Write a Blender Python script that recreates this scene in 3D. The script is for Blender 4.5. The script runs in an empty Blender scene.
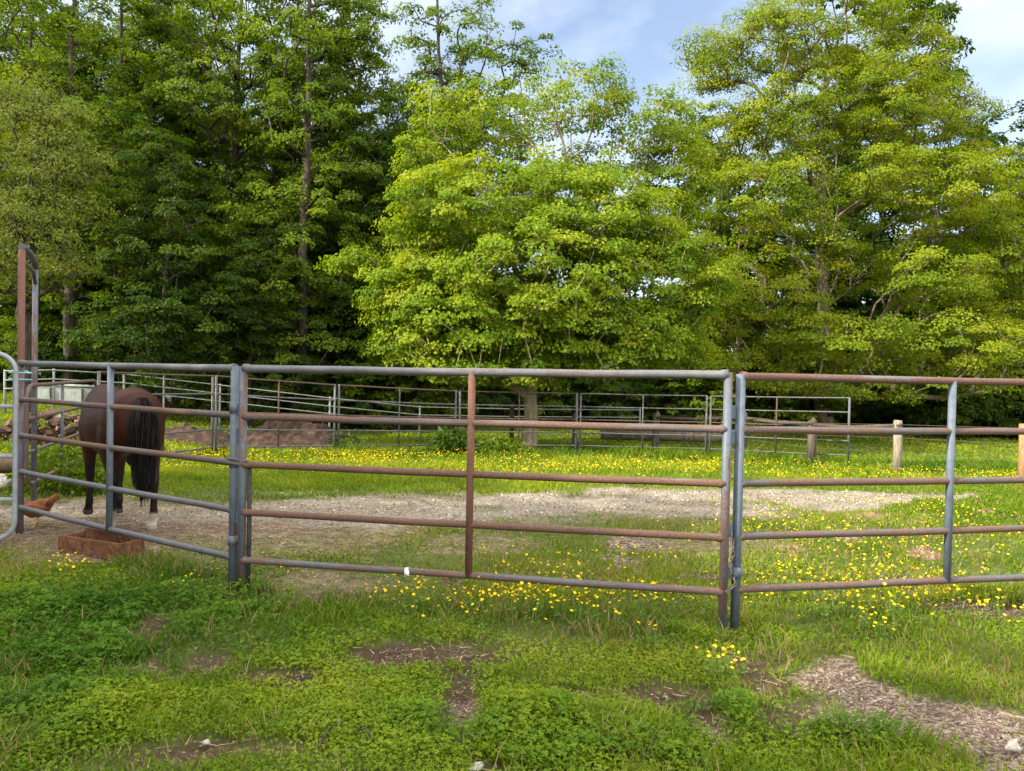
import bpy, bmesh, math
import numpy as np
from mathutils import Vector, Matrix

R = math.radians
W, H = 1024, 771
F = 740.0
CAM = np.array([0.0, 0.0, 1.58])
ROLL = R(1.1)
PITCH = R(-1.0)
scene = bpy.context.scene
COL = scene.collection
rng = np.random.default_rng(11)

# ------------------------------------------------------------------ camera
fwd = np.array([0, math.cos(PITCH), math.sin(PITCH)])
right0 = np.array([1.0, 0, 0])
up0 = np.cross(right0, fwd)
rt = right0 * math.cos(ROLL) + up0 * math.sin(ROLL)
up = up0 * math.cos(ROLL) - right0 * math.sin(ROLL)
cam_d = bpy.data.cameras.new("camera")
cam_d.sensor_width = 36
cam_d.lens = F / W * 36
cam_d.clip_end = 4000
cam_d.clip_start = 0.05
cam = bpy.data.objects.new("camera", cam_d)
COL.objects.link(cam)
M3 = Matrix((rt, up, -fwd)).transposed()
cam.matrix_world = Matrix.Translation(Vector(CAM)) @ M3.to_4x4()
scene.camera = cam


def ray(px, py):
    d = fwd + rt * ((px - W / 2) / F) - up * ((py - H / 2) / F)
    return d / d[1]


def at(px, py, y):
    return CAM + ray(px, py) * y


# ------------------------------------------------------------------ noise and terrain
_tab = np.random.default_rng(5).random((256, 256))


def vn(x, y, s=1.0, o=0.0):
    x = np.asarray(x, float) * s + 37.1 + o * 13.7
    y = np.asarray(y, float) * s + 91.3 + o * 7.9
    xi = np.floor(x).astype(int); yi = np.floor(y).astype(int)
    fx = x - xi; fy = y - yi
    fx = fx * fx * (3 - 2 * fx); fy = fy * fy * (3 - 2 * fy)
    a = _tab[xi % 256, yi % 256]; b = _tab[(xi + 1) % 256, yi % 256]
    c = _tab[xi % 256, (yi + 1) % 256]; d = _tab[(xi + 1) % 256, (yi + 1) % 256]
    return (a * (1 - fx) + b * fx) * (1 - fy) + (c * (1 - fx) + d * fx) * fy


def fbm(x, y, s=1.0, o=0.0):
    return 0.55 * vn(x, y, s, o) + 0.3 * vn(x, y, s * 2.1, o + 1) + 0.15 * vn(x, y, s * 4.3, o + 2)


def sstep(a, b, t):
    t = np.clip((t - a) / (b - a), 0, 1)
    return t * t * (3 - 2 * t)


def gz(x, y):
    x = np.asarray(x, float); y = np.asarray(y, float)
    z = -0.045 * np.clip(y - 8, 0, 13) - 0.012 * np.clip(y - 21, 0, 40)
    z = z + 0.10 * np.clip(-x - 7, 0, 10) * sstep(11, 20, y)
    near = 1 - sstep(18, 60, np.abs(y) + np.abs(x) * 0.6)
    z = z + near * (0.04 * (vn(x, y, 0.35, 3) - 0.7) + 0.04 * (vn(x, y, 1.3, 4) - 0.5))
    z = z - 0.05 * sstep(-3.4, -5.0, x) * (1 - sstep(7.5, 9.5, y))
    return z


def gnd(px, py):
    d = ray(px, py)
    lo, hi = 1.0, 150.0
    for y in np.linspace(1.2, 150, 1500):
        p = CAM + d * y
        if p[2] < gz(p[0], p[1]):
            hi = y; break
        lo = y
    for _ in range(25):
        m = (lo + hi) / 2
        p = CAM + d * m
        if p[2] < gz(p[0], p[1]): hi = m
        else: lo = m
    return CAM + d * hi


# ------------------------------------------------------------------ object helpers
def link(name, me, parent=None):
    o = bpy.data.objects.new(name, me)
    COL.objects.link(o)
    if parent is not None: o.parent = parent
    return o


def tag(o, label=None, cat=None, group=None, kind=None):
    if label: o['label'] = label
    if cat: o['category'] = cat
    if group: o['group'] = group
    if kind: o['kind'] = kind
    return o


def empty(name, loc, rz=0.0, label=None, cat=None, group=None):
    o = bpy.data.objects.new(name, None)
    o.empty_display_size = 0.2
    COL.objects.link(o)
    o.location = loc
    o.rotation_euler = (0, 0, rz)
    return tag(o, label, cat, group)


def copy_tree(o, parent=None):
    c = o.copy(); COL.objects.link(c)
    if parent is not None: c.parent = parent
    for ch in list(o.children): copy_tree(ch, c)
    return c


def mesh_np(name, V, Fc, mats, tint=None, mat_idx=None, smooth=False):
    """V (n,3), Fc (m,k) one polygon size, tint per face"""
    me = bpy.data.meshes.new(name)
    V = np.ascontiguousarray(V, dtype=np.float32); Fc = np.ascontiguousarray(Fc, dtype=np.int32)
    m, k = Fc.shape
    me.vertices.add(len(V)); me.vertices.foreach_set('co', V.ravel())
    me.loops.add(m * k); me.loops.foreach_set('vertex_index', Fc.ravel())
    me.polygons.add(m)
    me.polygons.foreach_set('loop_start', np.arange(0, m * k, k, dtype=np.int32))
    try: me.polygons.foreach_set('loop_total', np.full(m, k, dtype=np.int32))
    except Exception: pass
    if mat_idx is not None: me.polygons.foreach_set('material_index', np.asarray(mat_idx, dtype=np.int32))
    me.polygons.foreach_set('use_smooth', np.full(m, bool(smooth)))
    for mt in (mats if isinstance(mats, (list, tuple)) else [mats]): me.materials.append(mt)
    if tint is not None:
        a = me.attributes.new('tint', 'FLOAT', 'FACE')
        a.data.foreach_set('value', np.asarray(tint, dtype=np.float32))
    me.update(calc_edges=True)
    return me


class MB:
    def __init__(s): s.bm = bmesh.new()

    def tube(s, pts, r, n=10, cap=True, closed=False):
        bm = s.bm
        pts = [Vector(p) for p in pts]
        N = len(pts)
        rs = r if isinstance(r, (list, tuple)) else [r] * N
        ref = None; rings = []
        for i, p in enumerate(pts):
            a = pts[(i - 1) % N] if (i > 0 or closed) else p
            b = pts[(i + 1) % N] if (i < N - 1 or closed) else p
            t = (b - a).normalized()
            if ref is None:
                ref = Vector((0, 0, 1)) if abs(t.z) < .9 else Vector((1, 0, 0))
            u = t.cross(ref).normalized(); v = u.cross(t)
            ref = v
            rings.append([bm.verts.new(p + (u * math.cos(k * 2 * math.pi / n) + v * math.sin(k * 2 * math.pi / n)) * rs[i]) for k in range(n)])
        for i in range(N - 1 if not closed else N):
            A, B = rings[i], rings[(i + 1) % N]
            for k in range(n):
                f = bm.faces.new((A[k], A[(k + 1) % n], B[(k + 1) % n], B[k])); f.smooth = True
        if cap and not closed:
            bm.faces.new(rings[0]); bm.faces.new(rings[-1])
        return s

    def box(s, c, d, rot=None, bevel=0.0):
        m = Matrix.Translation(Vector(c))
        if rot is not None: m = m @ rot
        r = bmesh.ops.create_cube(s.bm, size=1.0)
        vs = r['verts']
        for v in vs: v.co = m @ Vector((v.co.x * d[0], v.co.y * d[1], v.co.z * d[2]))
        if bevel > 0:
            es = list({e for v in vs for e in v.link_edges})
            bmesh.ops.bevel(s.bm, geom=es, offset=bevel, segments=2, affect='EDGES', profile=.6)
        return s

    def loft(s, secs, n=16):
        """secs: (center, right_vec, up_vec, rx, ry)"""
        rings = []
        for c, u, v, a, b in secs:
            c = Vector(c); u = Vector(u); v = Vector(v)
            rings.append([s.bm.verts.new(c + u * (a * math.cos(k * 2 * math.pi / n)) + v * (b * math.sin(k * 2 * math.pi / n))) for k in range(n)])
        for i in range(len(rings) - 1):
            for k in range(n):
                f = s.bm.faces.new((rings[i][k], rings[i][(k + 1) % n], rings[i + 1][(k + 1) % n], rings[i + 1][k])); f.smooth = True
        s.bm.faces.new(rings[0]); s.bm.faces.new(rings[-1])
        return s

    def mesh(s, name, mat):
        bmesh.ops.recalc_face_normals(s.bm, faces=s.bm.faces)
        me = bpy.data.meshes.new(name)
        s.bm.to_mesh(me); s.bm.free()
        for m in (mat if isinstance(mat, (list, tuple)) else [mat]): me.materials.append(m)
        return me

    def build(s, name, mat, parent=None):
        return link(name, s.mesh(name, mat), parent)


def ruggedize(me, amp, sc, seed=0, zs=1.0):
    n = len(me.vertices)
    co = np.empty(n * 3, np.float32); me.vertices.foreach_get('co', co); co = co.reshape(-1, 3)
    dx = vn(co[:, 0] + co[:, 2] * .7, co[:, 1] - co[:, 2] * .5, sc, seed) - .5
    dy = vn(co[:, 1] + co[:, 2] * .6, co[:, 0] + 3, sc, seed + 3) - .5
    dz = vn(co[:, 0] + 9, co[:, 1] + co[:, 2], sc, seed + 5) - .5
    co += np.stack([dx, dy, dz * zs], 1) * amp * 2
    me.vertices.foreach_set('co', co.ravel()); me.update()


# ------------------------------------------------------------------ materials
def new_mat(name):
    m = bpy.data.materials.new(name); m.use_nodes = True
    nt = m.node_tree; nt.nodes.clear()
    out = nt.nodes.new('ShaderNodeOutputMaterial')
    return m, nt, nt.nodes, nt.links, out


def ramp(nt, fac, stops):
    r = nt.nodes.new('ShaderNodeValToRGB')
    els = r.color_ramp.elements
    while len(els) < len(stops): els.new(0.5)
    for e, (p, c) in zip(els, stops):
        e.position = p; e.color = (*c, 1) if len(c) == 3 else c
    nt.links.new(fac, r.inputs[0])
    return r.outputs[0]


def noise(nt, scale, detail=4, rough=.55, coord='Object', vec=None, dist=0.0):
    n = nt.nodes.new('ShaderNodeTexNoise'); n.inputs['Scale'].default_value = scale
    n.inputs['Detail'].default_value = detail; n.inputs['Roughness'].default_value = rough
    n.inputs['Distortion'].default_value = dist
    if vec is None:
        tc = nt.nodes.new('ShaderNodeTexCoord'); vec = tc.outputs[coord]
    nt.links.new(vec, n.inputs['Vector'])
    return n.outputs['Fac']


def mix(nt, fac, a, b):
    m = nt.nodes.new('ShaderNodeMix'); m.data_type = 'RGBA'
    for s, v in ((m.inputs[0], fac), (m.inputs[6], a), (m.inputs[7], b)):
        if isinstance(v, (int, float)): s.default_value = v
        elif isinstance(v, tuple): s.default_value = (*v, 1)
        else: nt.links.new(v, s)
    return m.outputs[2]


def math_n(nt, op, a, b=None, clamp=False):
    m = nt.nodes.new('ShaderNodeMath'); m.operation = op; m.use_clamp = clamp
    for s, v in ((m.inputs[0], a), (m.inputs[1], b)):
        if v is None: continue
        if isinstance(v, (int, float)): s.default_value = v
        else: nt.links.new(v, s)
    return m.outputs[0]


def attr(nt, name):
    a = nt.nodes.new('ShaderNodeAttribute'); a.attribute_name = name
    return a


def principled(nt, out, col, rough=.7, metal=0.0, bump=None, bstr=.3, bdist=.01, spec=.3):
    p = nt.nodes.new('ShaderNodeBsdfPrincipled')
    for key, v in (('Base Color', col), ('Roughness', rough), ('Metallic', metal)):
        if isinstance(v, tuple): p.inputs[key].default_value = (*v, 1)
        elif isinstance(v, (int, float)): p.inputs[key].default_value = v
        else: nt.links.new(v, p.inputs[key])
    p.inputs['Specular IOR Level'].default_value = spec
    if bump is not None:
        b = nt.nodes.new('ShaderNodeBump'); b.inputs['Strength'].default_value = bstr; b.inputs['Distance'].default_value = bdist
        nt.links.new(bump, b.inputs['Height']); nt.links.new(b.outputs[0], p.inputs['Normal'])
    nt.links.new(p.outputs[0], out.inputs[0])
    return p


def leaf_mat(name, stops, trans=.42, tcol_gain=(1.55, 1.45, .4), gloss=.006):
    m, nt, N, L, out = new_mat(name)
    a = attr(nt, 'tint')
    col = ramp(nt, a.outputs['Fac'], stops)
    d = N.new('ShaderNodeBsdfDiffuse'); L.new(col, d.inputs[0])
    t = N.new('ShaderNodeBsdfTranslucent')
    g = N.new('ShaderNodeMix'); g.data_type = 'RGBA'; g.blend_type = 'MULTIPLY'; g.inputs[0].default_value = 1
    L.new(col, g.inputs[6]); g.inputs[7].default_value = (*tcol_gain, 1)
    L.new(g.outputs[2], t.inputs[0])
    ms = N.new('ShaderNodeMixShader'); ms.inputs[0].default_value = trans
    L.new(d.outputs[0], ms.inputs[1]); L.new(t.outputs[0], ms.inputs[2])
    gl = N.new('ShaderNodeBsdfGlossy'); gl.inputs['Roughness'].default_value = .45
    gl.inputs[0].default_value = (1, 1, 1, 1)
    m2 = N.new('ShaderNodeMixShader'); m2.inputs[0].default_value = gloss
    L.new(ms.outputs[0], m2.inputs[1]); L.new(gl.outputs[0], m2.inputs[2])
    L.new(m2.outputs[0], out.inputs[0])
    return m


def pipe_mat(name, rust, paint=(.17, .215, .27), rustc=(.17, .085, .06)):
    m, nt, N, L, out = new_mat(name)
    tcn = N.new('ShaderNodeTexCoord'); mpn = N.new('ShaderNodeMapping')
    mpn.inputs['Scale'].default_value = (.4, 5, 5) if 'rail' in name else (4, 4, .55)
    L.new(tcn.outputs['Object'], mpn.inputs[0])
    big = noise(nt, 3.6, 6, .66, vec=mpn.outputs[0])
    fine = noise(nt, 60, 4, .7)
    t = math_n(nt, 'ADD', big, math_n(nt, 'MULTIPLY', math_n(nt, 'SUBTRACT', fine, .5), .35))
    lo = .72 - .45 * rust
    mr = N.new('ShaderNodeMapRange'); mr.inputs[1].default_value = lo; mr.inputs[2].default_value = lo + .1
    L.new(t, mr.inputs[0])
    spots = noise(nt, 140, 3, .6)
    rc = ramp(nt, spots, [(.3, tuple(c * .55 for c in rustc)), (.5, rustc), (.72, (rustc[0] * 1.7, rustc[1] * 1.75, rustc[2] * 1.9))])
    pc = ramp(nt, noise(nt, 22, 5, .7), [(.3, tuple(c * .7 for c in paint)), (.55, paint), (.8, tuple(min(1, c * 1.18) for c in paint))])
    col = mix(nt, mr.outputs[0], pc, rc)
    rough = ramp(nt, mr.outputs[0], [(0, (.56,) * 3), (1, (.88,) * 3)])
    principled(nt, out, col, rough, 0.0, t, .35, .004, .4)
    return m


def speck_mat(name, c1, c2, scale=20, rough=.8, bstr=.4, bdist=.01, c3=None, detail=6):
    m, nt, N, L, out = new_mat(name)
    n = noise(nt, scale, detail, .62)
    stops = [(.32, c1), (.62, c2)] if c3 is None else [(.3, c1), (.5, c2), (.7, c3)]
    col = ramp(nt, n, stops)
    principled(nt, out, col, rough, 0, n, bstr, bdist)
    return m


def tint_mat(name, stops, rough=.8, spec=.25):
    m, nt, N, L, out = new_mat(name)
    principled(nt, out, ramp(nt, attr(nt, 'tint').outputs['Fac'], stops), rough, spec=spec)
    return m


def bark_mat(name, c1, c2, c3, zs=.25, scale=14):
    m, nt, N, L, out = new_mat(name)
    tc = N.new('ShaderNodeTexCoord'); mp = N.new('ShaderNodeMapping'); mp.inputs['Scale'].default_value = (1, 1, zs)
    L.new(tc.outputs['Object'], mp.inputs[0])
    n = noise(nt, scale, 7, .65, vec=mp.outputs[0], dist=.4)
    principled(nt, out, ramp(nt, n, [(.3, c1), (.5, c2), (.7, c3)]), .9, 0, n, .9, .04, .15)
    return m


M = {}
M['rail_rust'] = pipe_mat('rusty rail', .86, paint=(.1, .1, .11), rustc=(.095, .05, .037))
M['rail_mixed'] = pipe_mat('part rusted rail', .7, paint=(.075, .078, .088), rustc=(.095, .055, .042))
M['rail_grey'] = pipe_mat('grey worn rail', .4, paint=(.09, .092, .108), rustc=(.085, .06, .05))
M['post_blue'] = pipe_mat('blue grey post', .34, paint=(.085, .11, .15), rustc=(.10, .052, .04))
M['post_mixed'] = pipe_mat('streaked post', .58, paint=(.08, .10, .135), rustc=(.10, .052, .04))
M['post_rust'] = pipe_mat('rusty post', .93, paint=(.1, .1, .11), rustc=(.11, .05, .036))
M['galv'] = pipe_mat('galvanised', .02, paint=(.21, .235, .265))
M['far_pipe'] = pipe_mat('far weathered pipe', .5, paint=(.075, .08, .088), rustc=(.062, .042, .034))
M['far_rust'] = pipe_mat('far rusted pipe', .85, paint=(.07, .07, .07), rustc=(.06, .036, .028))
M['dark_strap'] = speck_mat('dark rubber', (.015, .015, .015), (.04, .04, .038), 30, .7)
M['white_tape'] = speck_mat('white tape', (.6, .6, .6), (.8, .8, .8), 30, .5)
M['teal_rope'] = speck_mat('teal rope', (.12, .3, .34), (.25, .45, .5), 60, .8)
M['white_paint'] = speck_mat('white painted pipe', (.12, .135, .13), (.21, .225, .215), 8, .6)
M['board'] = speck_mat('pale board', (.2, .22, .21), (.3, .32, .31), 5, .7)
M['old_wood'] = bark_mat('old wood', (.035, .028, .022), (.075, .06, .047), (.125, .104, .083), .12, 30)
M['pale_wood'] = bark_mat('pale wood', (.12, .1, .075), (.22, .19, .145), (.32, .285, .225), .12, 30)
M['tan_wood'] = bark_mat('tan wood', (.18, .09, .045), (.3, .165, .085), (.4, .25, .145), .12, 30)
M['crate_wood'] = bark_mat('rusty brown timber', (.07, .032, .02), (.135, .064, .035), (.21, .11, .062), .6, 24)
M['bark'] = bark_mat('grey brown bark', (.018, .015, .012), (.05, .041, .032), (.105, .088, .068))
M['bark_sunlit'] = bark_mat('sunlit tan bark', (.12, .09, .06), (.27, .215, .15), (.42, .345, .25))  # tan bark with its colour raised so the maple trunk looks sunlit
M['bark_mid'] = bark_mat('weathered bark', (.05, .04, .03), (.12, .098, .07), (.22, .185, .14))
M['soil'] = speck_mat('heaped soil', (.012, .007, .005), (.036, .02, .014), 5, .95, 1.0, .08, (.075, .045, .032))
M['manure'] = speck_mat('manure', (.05, .03, .02), (.13, .085, .055), 30, .95, .8, .02, (.25, .18, .11))
M['rock'] = speck_mat('pale stone', (.15, .135, .12), (.40, .375, .345), 22, .9, .8, .012)
M['chain'] = speck_mat('dull steel', (.045, .03, .025), (.13, .115, .11), 40, .6)
M['comb'] = speck_mat('red comb', (.4, .03, .02), (.55, .06, .04), 30, .6)
M['beak'] = speck_mat('beak horn', (.45, .28, .08), (.6, .4, .15), 30, .5)
M['feather'] = speck_mat('red brown feather', (.09, .026, .01), (.19, .062, .024), 28, .75, .5, .01, (.29, .12, .05))

GREEN = dict(
    maple=[(0, (.065, .125, .006)), (.5, (.135, .205, .009)), (1, (.23, .275, .018))],
    yellow=[(0, (.07, .12, .005)), (.5, (.137, .19, .008)), (1, (.225, .25, .016))],
    wood=[(0, (.036, .078, .005)), (.5, (.08, .135, .007)), (1, (.15, .20, .012))],
    dark=[(0, (.014, .037, .003)), (.5, (.030, .064, .005)), (1, (.066, .105, .008))],
    dull=[(0, (.06, .085, .014)), (.5, (.095, .13, .02)), (1, (.15, .17, .035))],
)
for k, v in GREEN.items(): M['leaf_' + k] = leaf_mat('leaf ' + k, v)


# ------------------------------------------------------------------ ground zones
_gc = {}


def ell(px, py, rx, ry):
    """an ellipse on the ground, described by where the photograph shows it; kept in metres"""
    c = gnd(px, py); a = gnd(px + rx, py); b = gnd(px, py - ry); b2 = gnd(px, py + ry)
    return (c[0], (b[1] + b2[1]) / 2, abs(a[0] - c[0]), abs(b[1] - b2[1]) / 2)


DIRT = [ell(400, 655, 58, 13), (*ell(285, 672, 45, 7),), ell(455, 705, 24, 30), ell(205, 752, 60, 11), ell(665, 695, 46, 13),
        ell(695, 728, 24, 12), ell(575, 692, 20, 6), ell(150, 640, 20, 5), ell(480, 768, 20, 8), ell(140, 672, 34, 6),
        ell(300, 600, 30, 5), ell(465, 655, 30, 12)]
GRAVEL = [ell(862, 690, 36, 26), ell(930, 716, 96, 20), ell(1010, 748, 60, 26), ell(985, 722, 70, 22), ell(845, 662, 22, 9), ell(640, 546, 24, 5),
          ell(615, 562, 16, 4), ell(455, 722, 14, 12), ell(705, 742, 14, 8)]
STRAW = [ell(140, 532, 190, 22), ell(300, 535, 110, 28), ell(60, 515, 60, 18), ell(330, 585, 60, 14), (*ell(700, 545, 80, 9),), ell(480, 545, 60, 10)]
BARE = [ell(95, 549, 60, 14), ell(180, 520, 150, 18), ell(290, 520, 70, 14), ell(60, 530, 60, 12)]
LANE = [(-6.5, 8.3, .5), (-3.6, 8.2, .8), (-2.0, 8.5, 1.15), (0.2, 9.25, 1.35), (1.3, 9.7, 1.65), (3.1, 10.0, 1.6), (4.5, 10.4, 1.1), (5.6, 10.8, .4), (7.5, 11.3, .08)]


def inel(E, x, y, soft=.35, g=1.0):
    m = np.zeros_like(x)
    for cx, cy, ax, ay in E:
        d = np.sqrt(((x - cx) / ax) ** 2 + ((y - cy) / ay) ** 2) / g
        m = np.maximum(m, 1 - sstep(1 - soft, 1 + soft, d))
    return m


def zones(x, y):
    x = np.asarray(x, float); y = np.asarray(y, float)
    wx = x + .35 * (fbm(x, y, 2.2, 1) - .5) + .12 * (vn(x, y, 9, 2) - .5)
    wy = y + .3 * (fbm(x, y, 2.2, 6) - .5) + .1 * (vn(x, y, 9, 8) - .5)
    dirt = inel(DIRT, wx, wy, .8, 1.15); grav = inel(GRAVEL, wx, wy, .35, 1.18)
    dirt = np.maximum(dirt, .75 * sstep(.66, .74, fbm(x, y, 1.7, 71)) * (y < 6))
    straw = inel(STRAW, wx, wy, .6); bare = inel(BARE, wx, wy, .5)
    lx = np.array([l[0] for l in LANE]); ly = np.array([l[1] for l in LANE]); lw = np.array([l[2] for l in LANE])
    cy = np.interp(x, lx, ly); hw = np.interp(x, lx, lw) * ((x > -7) & (x < 11))
    t = np.abs(y + 1.0 * (fbm(x, y, 1.0, 12) - .5) + .5 * (fbm(x, y, 3.5, 14) - .5) - cy) / np.maximum(hw, .01)
    lane = (1 - sstep(.5, 1.35, t)) * (hw > 0) * np.clip(.55 + 1.5 * (fbm(x, y, 1.6, 15) - .25), .3, 1)
    return dict(dirt=dirt, gravel=grav, straw=straw, bare=bare, lane=lane)


# ------------------------------------------------------------------ ground sheet
def axis(lo, hi, step, far):
    a = list(np.arange(lo, hi + 1e-6, step))
    s, v = step, a[0]; pre = []
    while v > -far:
        s *= 1.35; v -= s; pre.append(v)
    s, v = step, a[-1]; post = []
    while v < far:
        s *= 1.35; v += s; post.append(v)
    return np.array(pre[::-1] + a + post)


def build_ground():
    X = axis(-12, 12, .07, 900); Y = axis(1.5, 16, .07, 900)
    gx, gy = np.meshgrid(X, Y)
    V = np.stack([gx.ravel(), gy.ravel(), gz(gx, gy).ravel()], 1)
    zo = zones(V[:, 0], V[:, 1])
    V[:, 2] -= .025 * np.maximum(zo['dirt'], zo['gravel'])
    V[:, 2] += .02 * (fbm(V[:, 0], V[:, 1], 5, 4) - .5) * (np.abs(V[:, 0]) < 13)
    nx, ny = len(X), len(Y)
    i = np.arange(nx * ny).reshape(ny, nx)
    Fc = np.stack([i[:-1, :-1].ravel(), i[:-1, 1:].ravel(), i[1:, 1:].ravel(), i[1:, :-1].ravel()], 1)
    m, nt, N, L, out = new_mat('meadow ground')
    n1 = noise(nt, 2.2, 6, .6); n2 = noise(nt, 28, 5, .65); n3 = noise(nt, 110, 3, .6)
    nn = math_n(nt, 'ADD', math_n(nt, 'MULTIPLY', n1, .45), math_n(nt, 'MULTIPLY', n2, .55))
    grass = ramp(nt, nn, [(.3, (.028, .042, .012)), (.5, (.06, .08, .018)), (.62, (.095, .10, .03)), (.75, (.14, .12, .055))])
    n4 = noise(nt, 7, 6, .7)
    straw = ramp(nt, math_n(nt, 'ADD', math_n(nt, 'MULTIPLY', n4, .55), math_n(nt, 'MULTIPLY', n3, .45)), [(.36, (.035, .034, .016)), (.47, (.10, .084, .05)), (.56, (.17, .14, .088)), (.66, (.25, .21, .14))])
    dirt = ramp(nt, nn, [(.3, (.022, .012, .009)), (.5, (.06, .036, .027)), (.7, (.12, .08, .06))])
    bare = ramp(nt, math_n(nt, 'ADD', math_n(nt, 'MULTIPLY', n4, .55), math_n(nt, 'MULTIPLY', n3, .45)), [(.36, (.05, .034, .024)), (.5, (.125, .088, .066)), (.64, (.22, .17, .13))])
    vo = N.new('ShaderNodeTexVoronoi'); vo.inputs['Scale'].default_value = 55
    tc = N.new('ShaderNodeTexCoord'); L.new(tc.outputs['Object'], vo.inputs['Vector'])
    sep = N.new('ShaderNodeSeparateColor'); L.new(vo.outputs['Color'], sep.inputs[0])
    lane = ramp(nt, math_n(nt, 'ADD', math_n(nt, 'MULTIPLY', sep.outputs[0], .5), math_n(nt, 'MULTIPLY', n1, .5)),
                [(.2, (.11, .09, .07)), (.5, (.19, .162, .132)), (.8, (.28, .245, .21))])
    grv = ramp(nt, sep.outputs[0], [(.1, (.075, .048, .036)), (.5, (.14, .1, .08)), (.9, (.24, .2, .17))])
    c = grass
    for key, cc in (('straw', straw), ('bare', bare), ('lane', lane), ('dirt', dirt), ('gravel', grv)):
        a = attr(nt, key).outputs['Fac']
        f = math_n(nt, 'ADD', math_n(nt, 'MULTIPLY', a, 1.5), math_n(nt, 'SUBTRACT', math_n(nt, 'MULTIPLY', n2, .9), .7), True)
        f = math_n(nt, 'MULTIPLY', f, math_n(nt, 'GREATER_THAN', a, .02))
        c = mix(nt, f, c, cc)
    principled(nt, out, c, .95, 0, math_n(nt, 'ADD', n2, math_n(nt, 'MULTIPLY', n3, .5)), .8, .02, .1)
    me = mesh_np('ground', V, Fc, m, smooth=True)
    for k, v in zo.items():
        a = me.attributes.new(k, 'FLOAT', 'POINT'); a.data.foreach_set('value', v.astype(np.float32))
    tag(link('ground', me), kind='structure')


build_ground()


# ------------------------------------------------------------------ ground cover
def frame_ok(x, y, margin=1.3):
    return np.abs(x) < .72 * y + margin


def scatter(n, y0, y1, margin=1.3):
    # uniform over the trapezoid the lens can see (plus a margin)
    y = np.sqrt(rng.random(n * 2) * (y1 ** 2 - y0 ** 2) + y0 ** 2)
    x = (rng.random(n * 2) * 2 - 1) * (.72 * y + margin)
    return x[:n], y[:n]


LUSH = [ell(120, 632, 190, 44), ell(60, 680, 120, 60), ell(270, 605, 80, 14), ell(560, 742, 180, 26), ell(760, 735, 80, 22), ell(30, 740, 90, 40)]
BRIGHT = [ell(330, 705, 120, 38), ell(560, 735, 190, 50), ell(90, 715, 150, 30), ell(600, 665, 140, 20)]


def tall_zone(x, y):
    return inel(LUSH, x + .9 * (fbm(x, y, 1.3, 81) - .5) + .4 * (fbm(x, y, 4, 83) - .5), y + .8 * (fbm(x, y, 1.3, 85) - .5) + .35 * (fbm(x, y, 4, 87) - .5), .75)


def grow_map(x, y):
    z = zones(x, y)
    d = 1 - .95 * np.clip(z['dirt'] * 1.3, 0, 1)
    d *= 1 - .985 * z['gravel']
    d *= 1 - .94 * np.clip(z['lane'] * 1.4, 0, 1)
    pen = sstep(5.0, 6.0, y) * (1 - sstep(9.5, 11, y)) * (1 - sstep(3.5, 6, x))
    d *= 1 - .32 * pen
    d *= 1 - .88 * z['bare']
    d *= 1 - .38 * z['straw']
    patch = fbm(x, y, 1.1, 21)
    d *= np.clip(.3 + 1.6 * (patch - .25), .2, 1)
    return d, z


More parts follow.
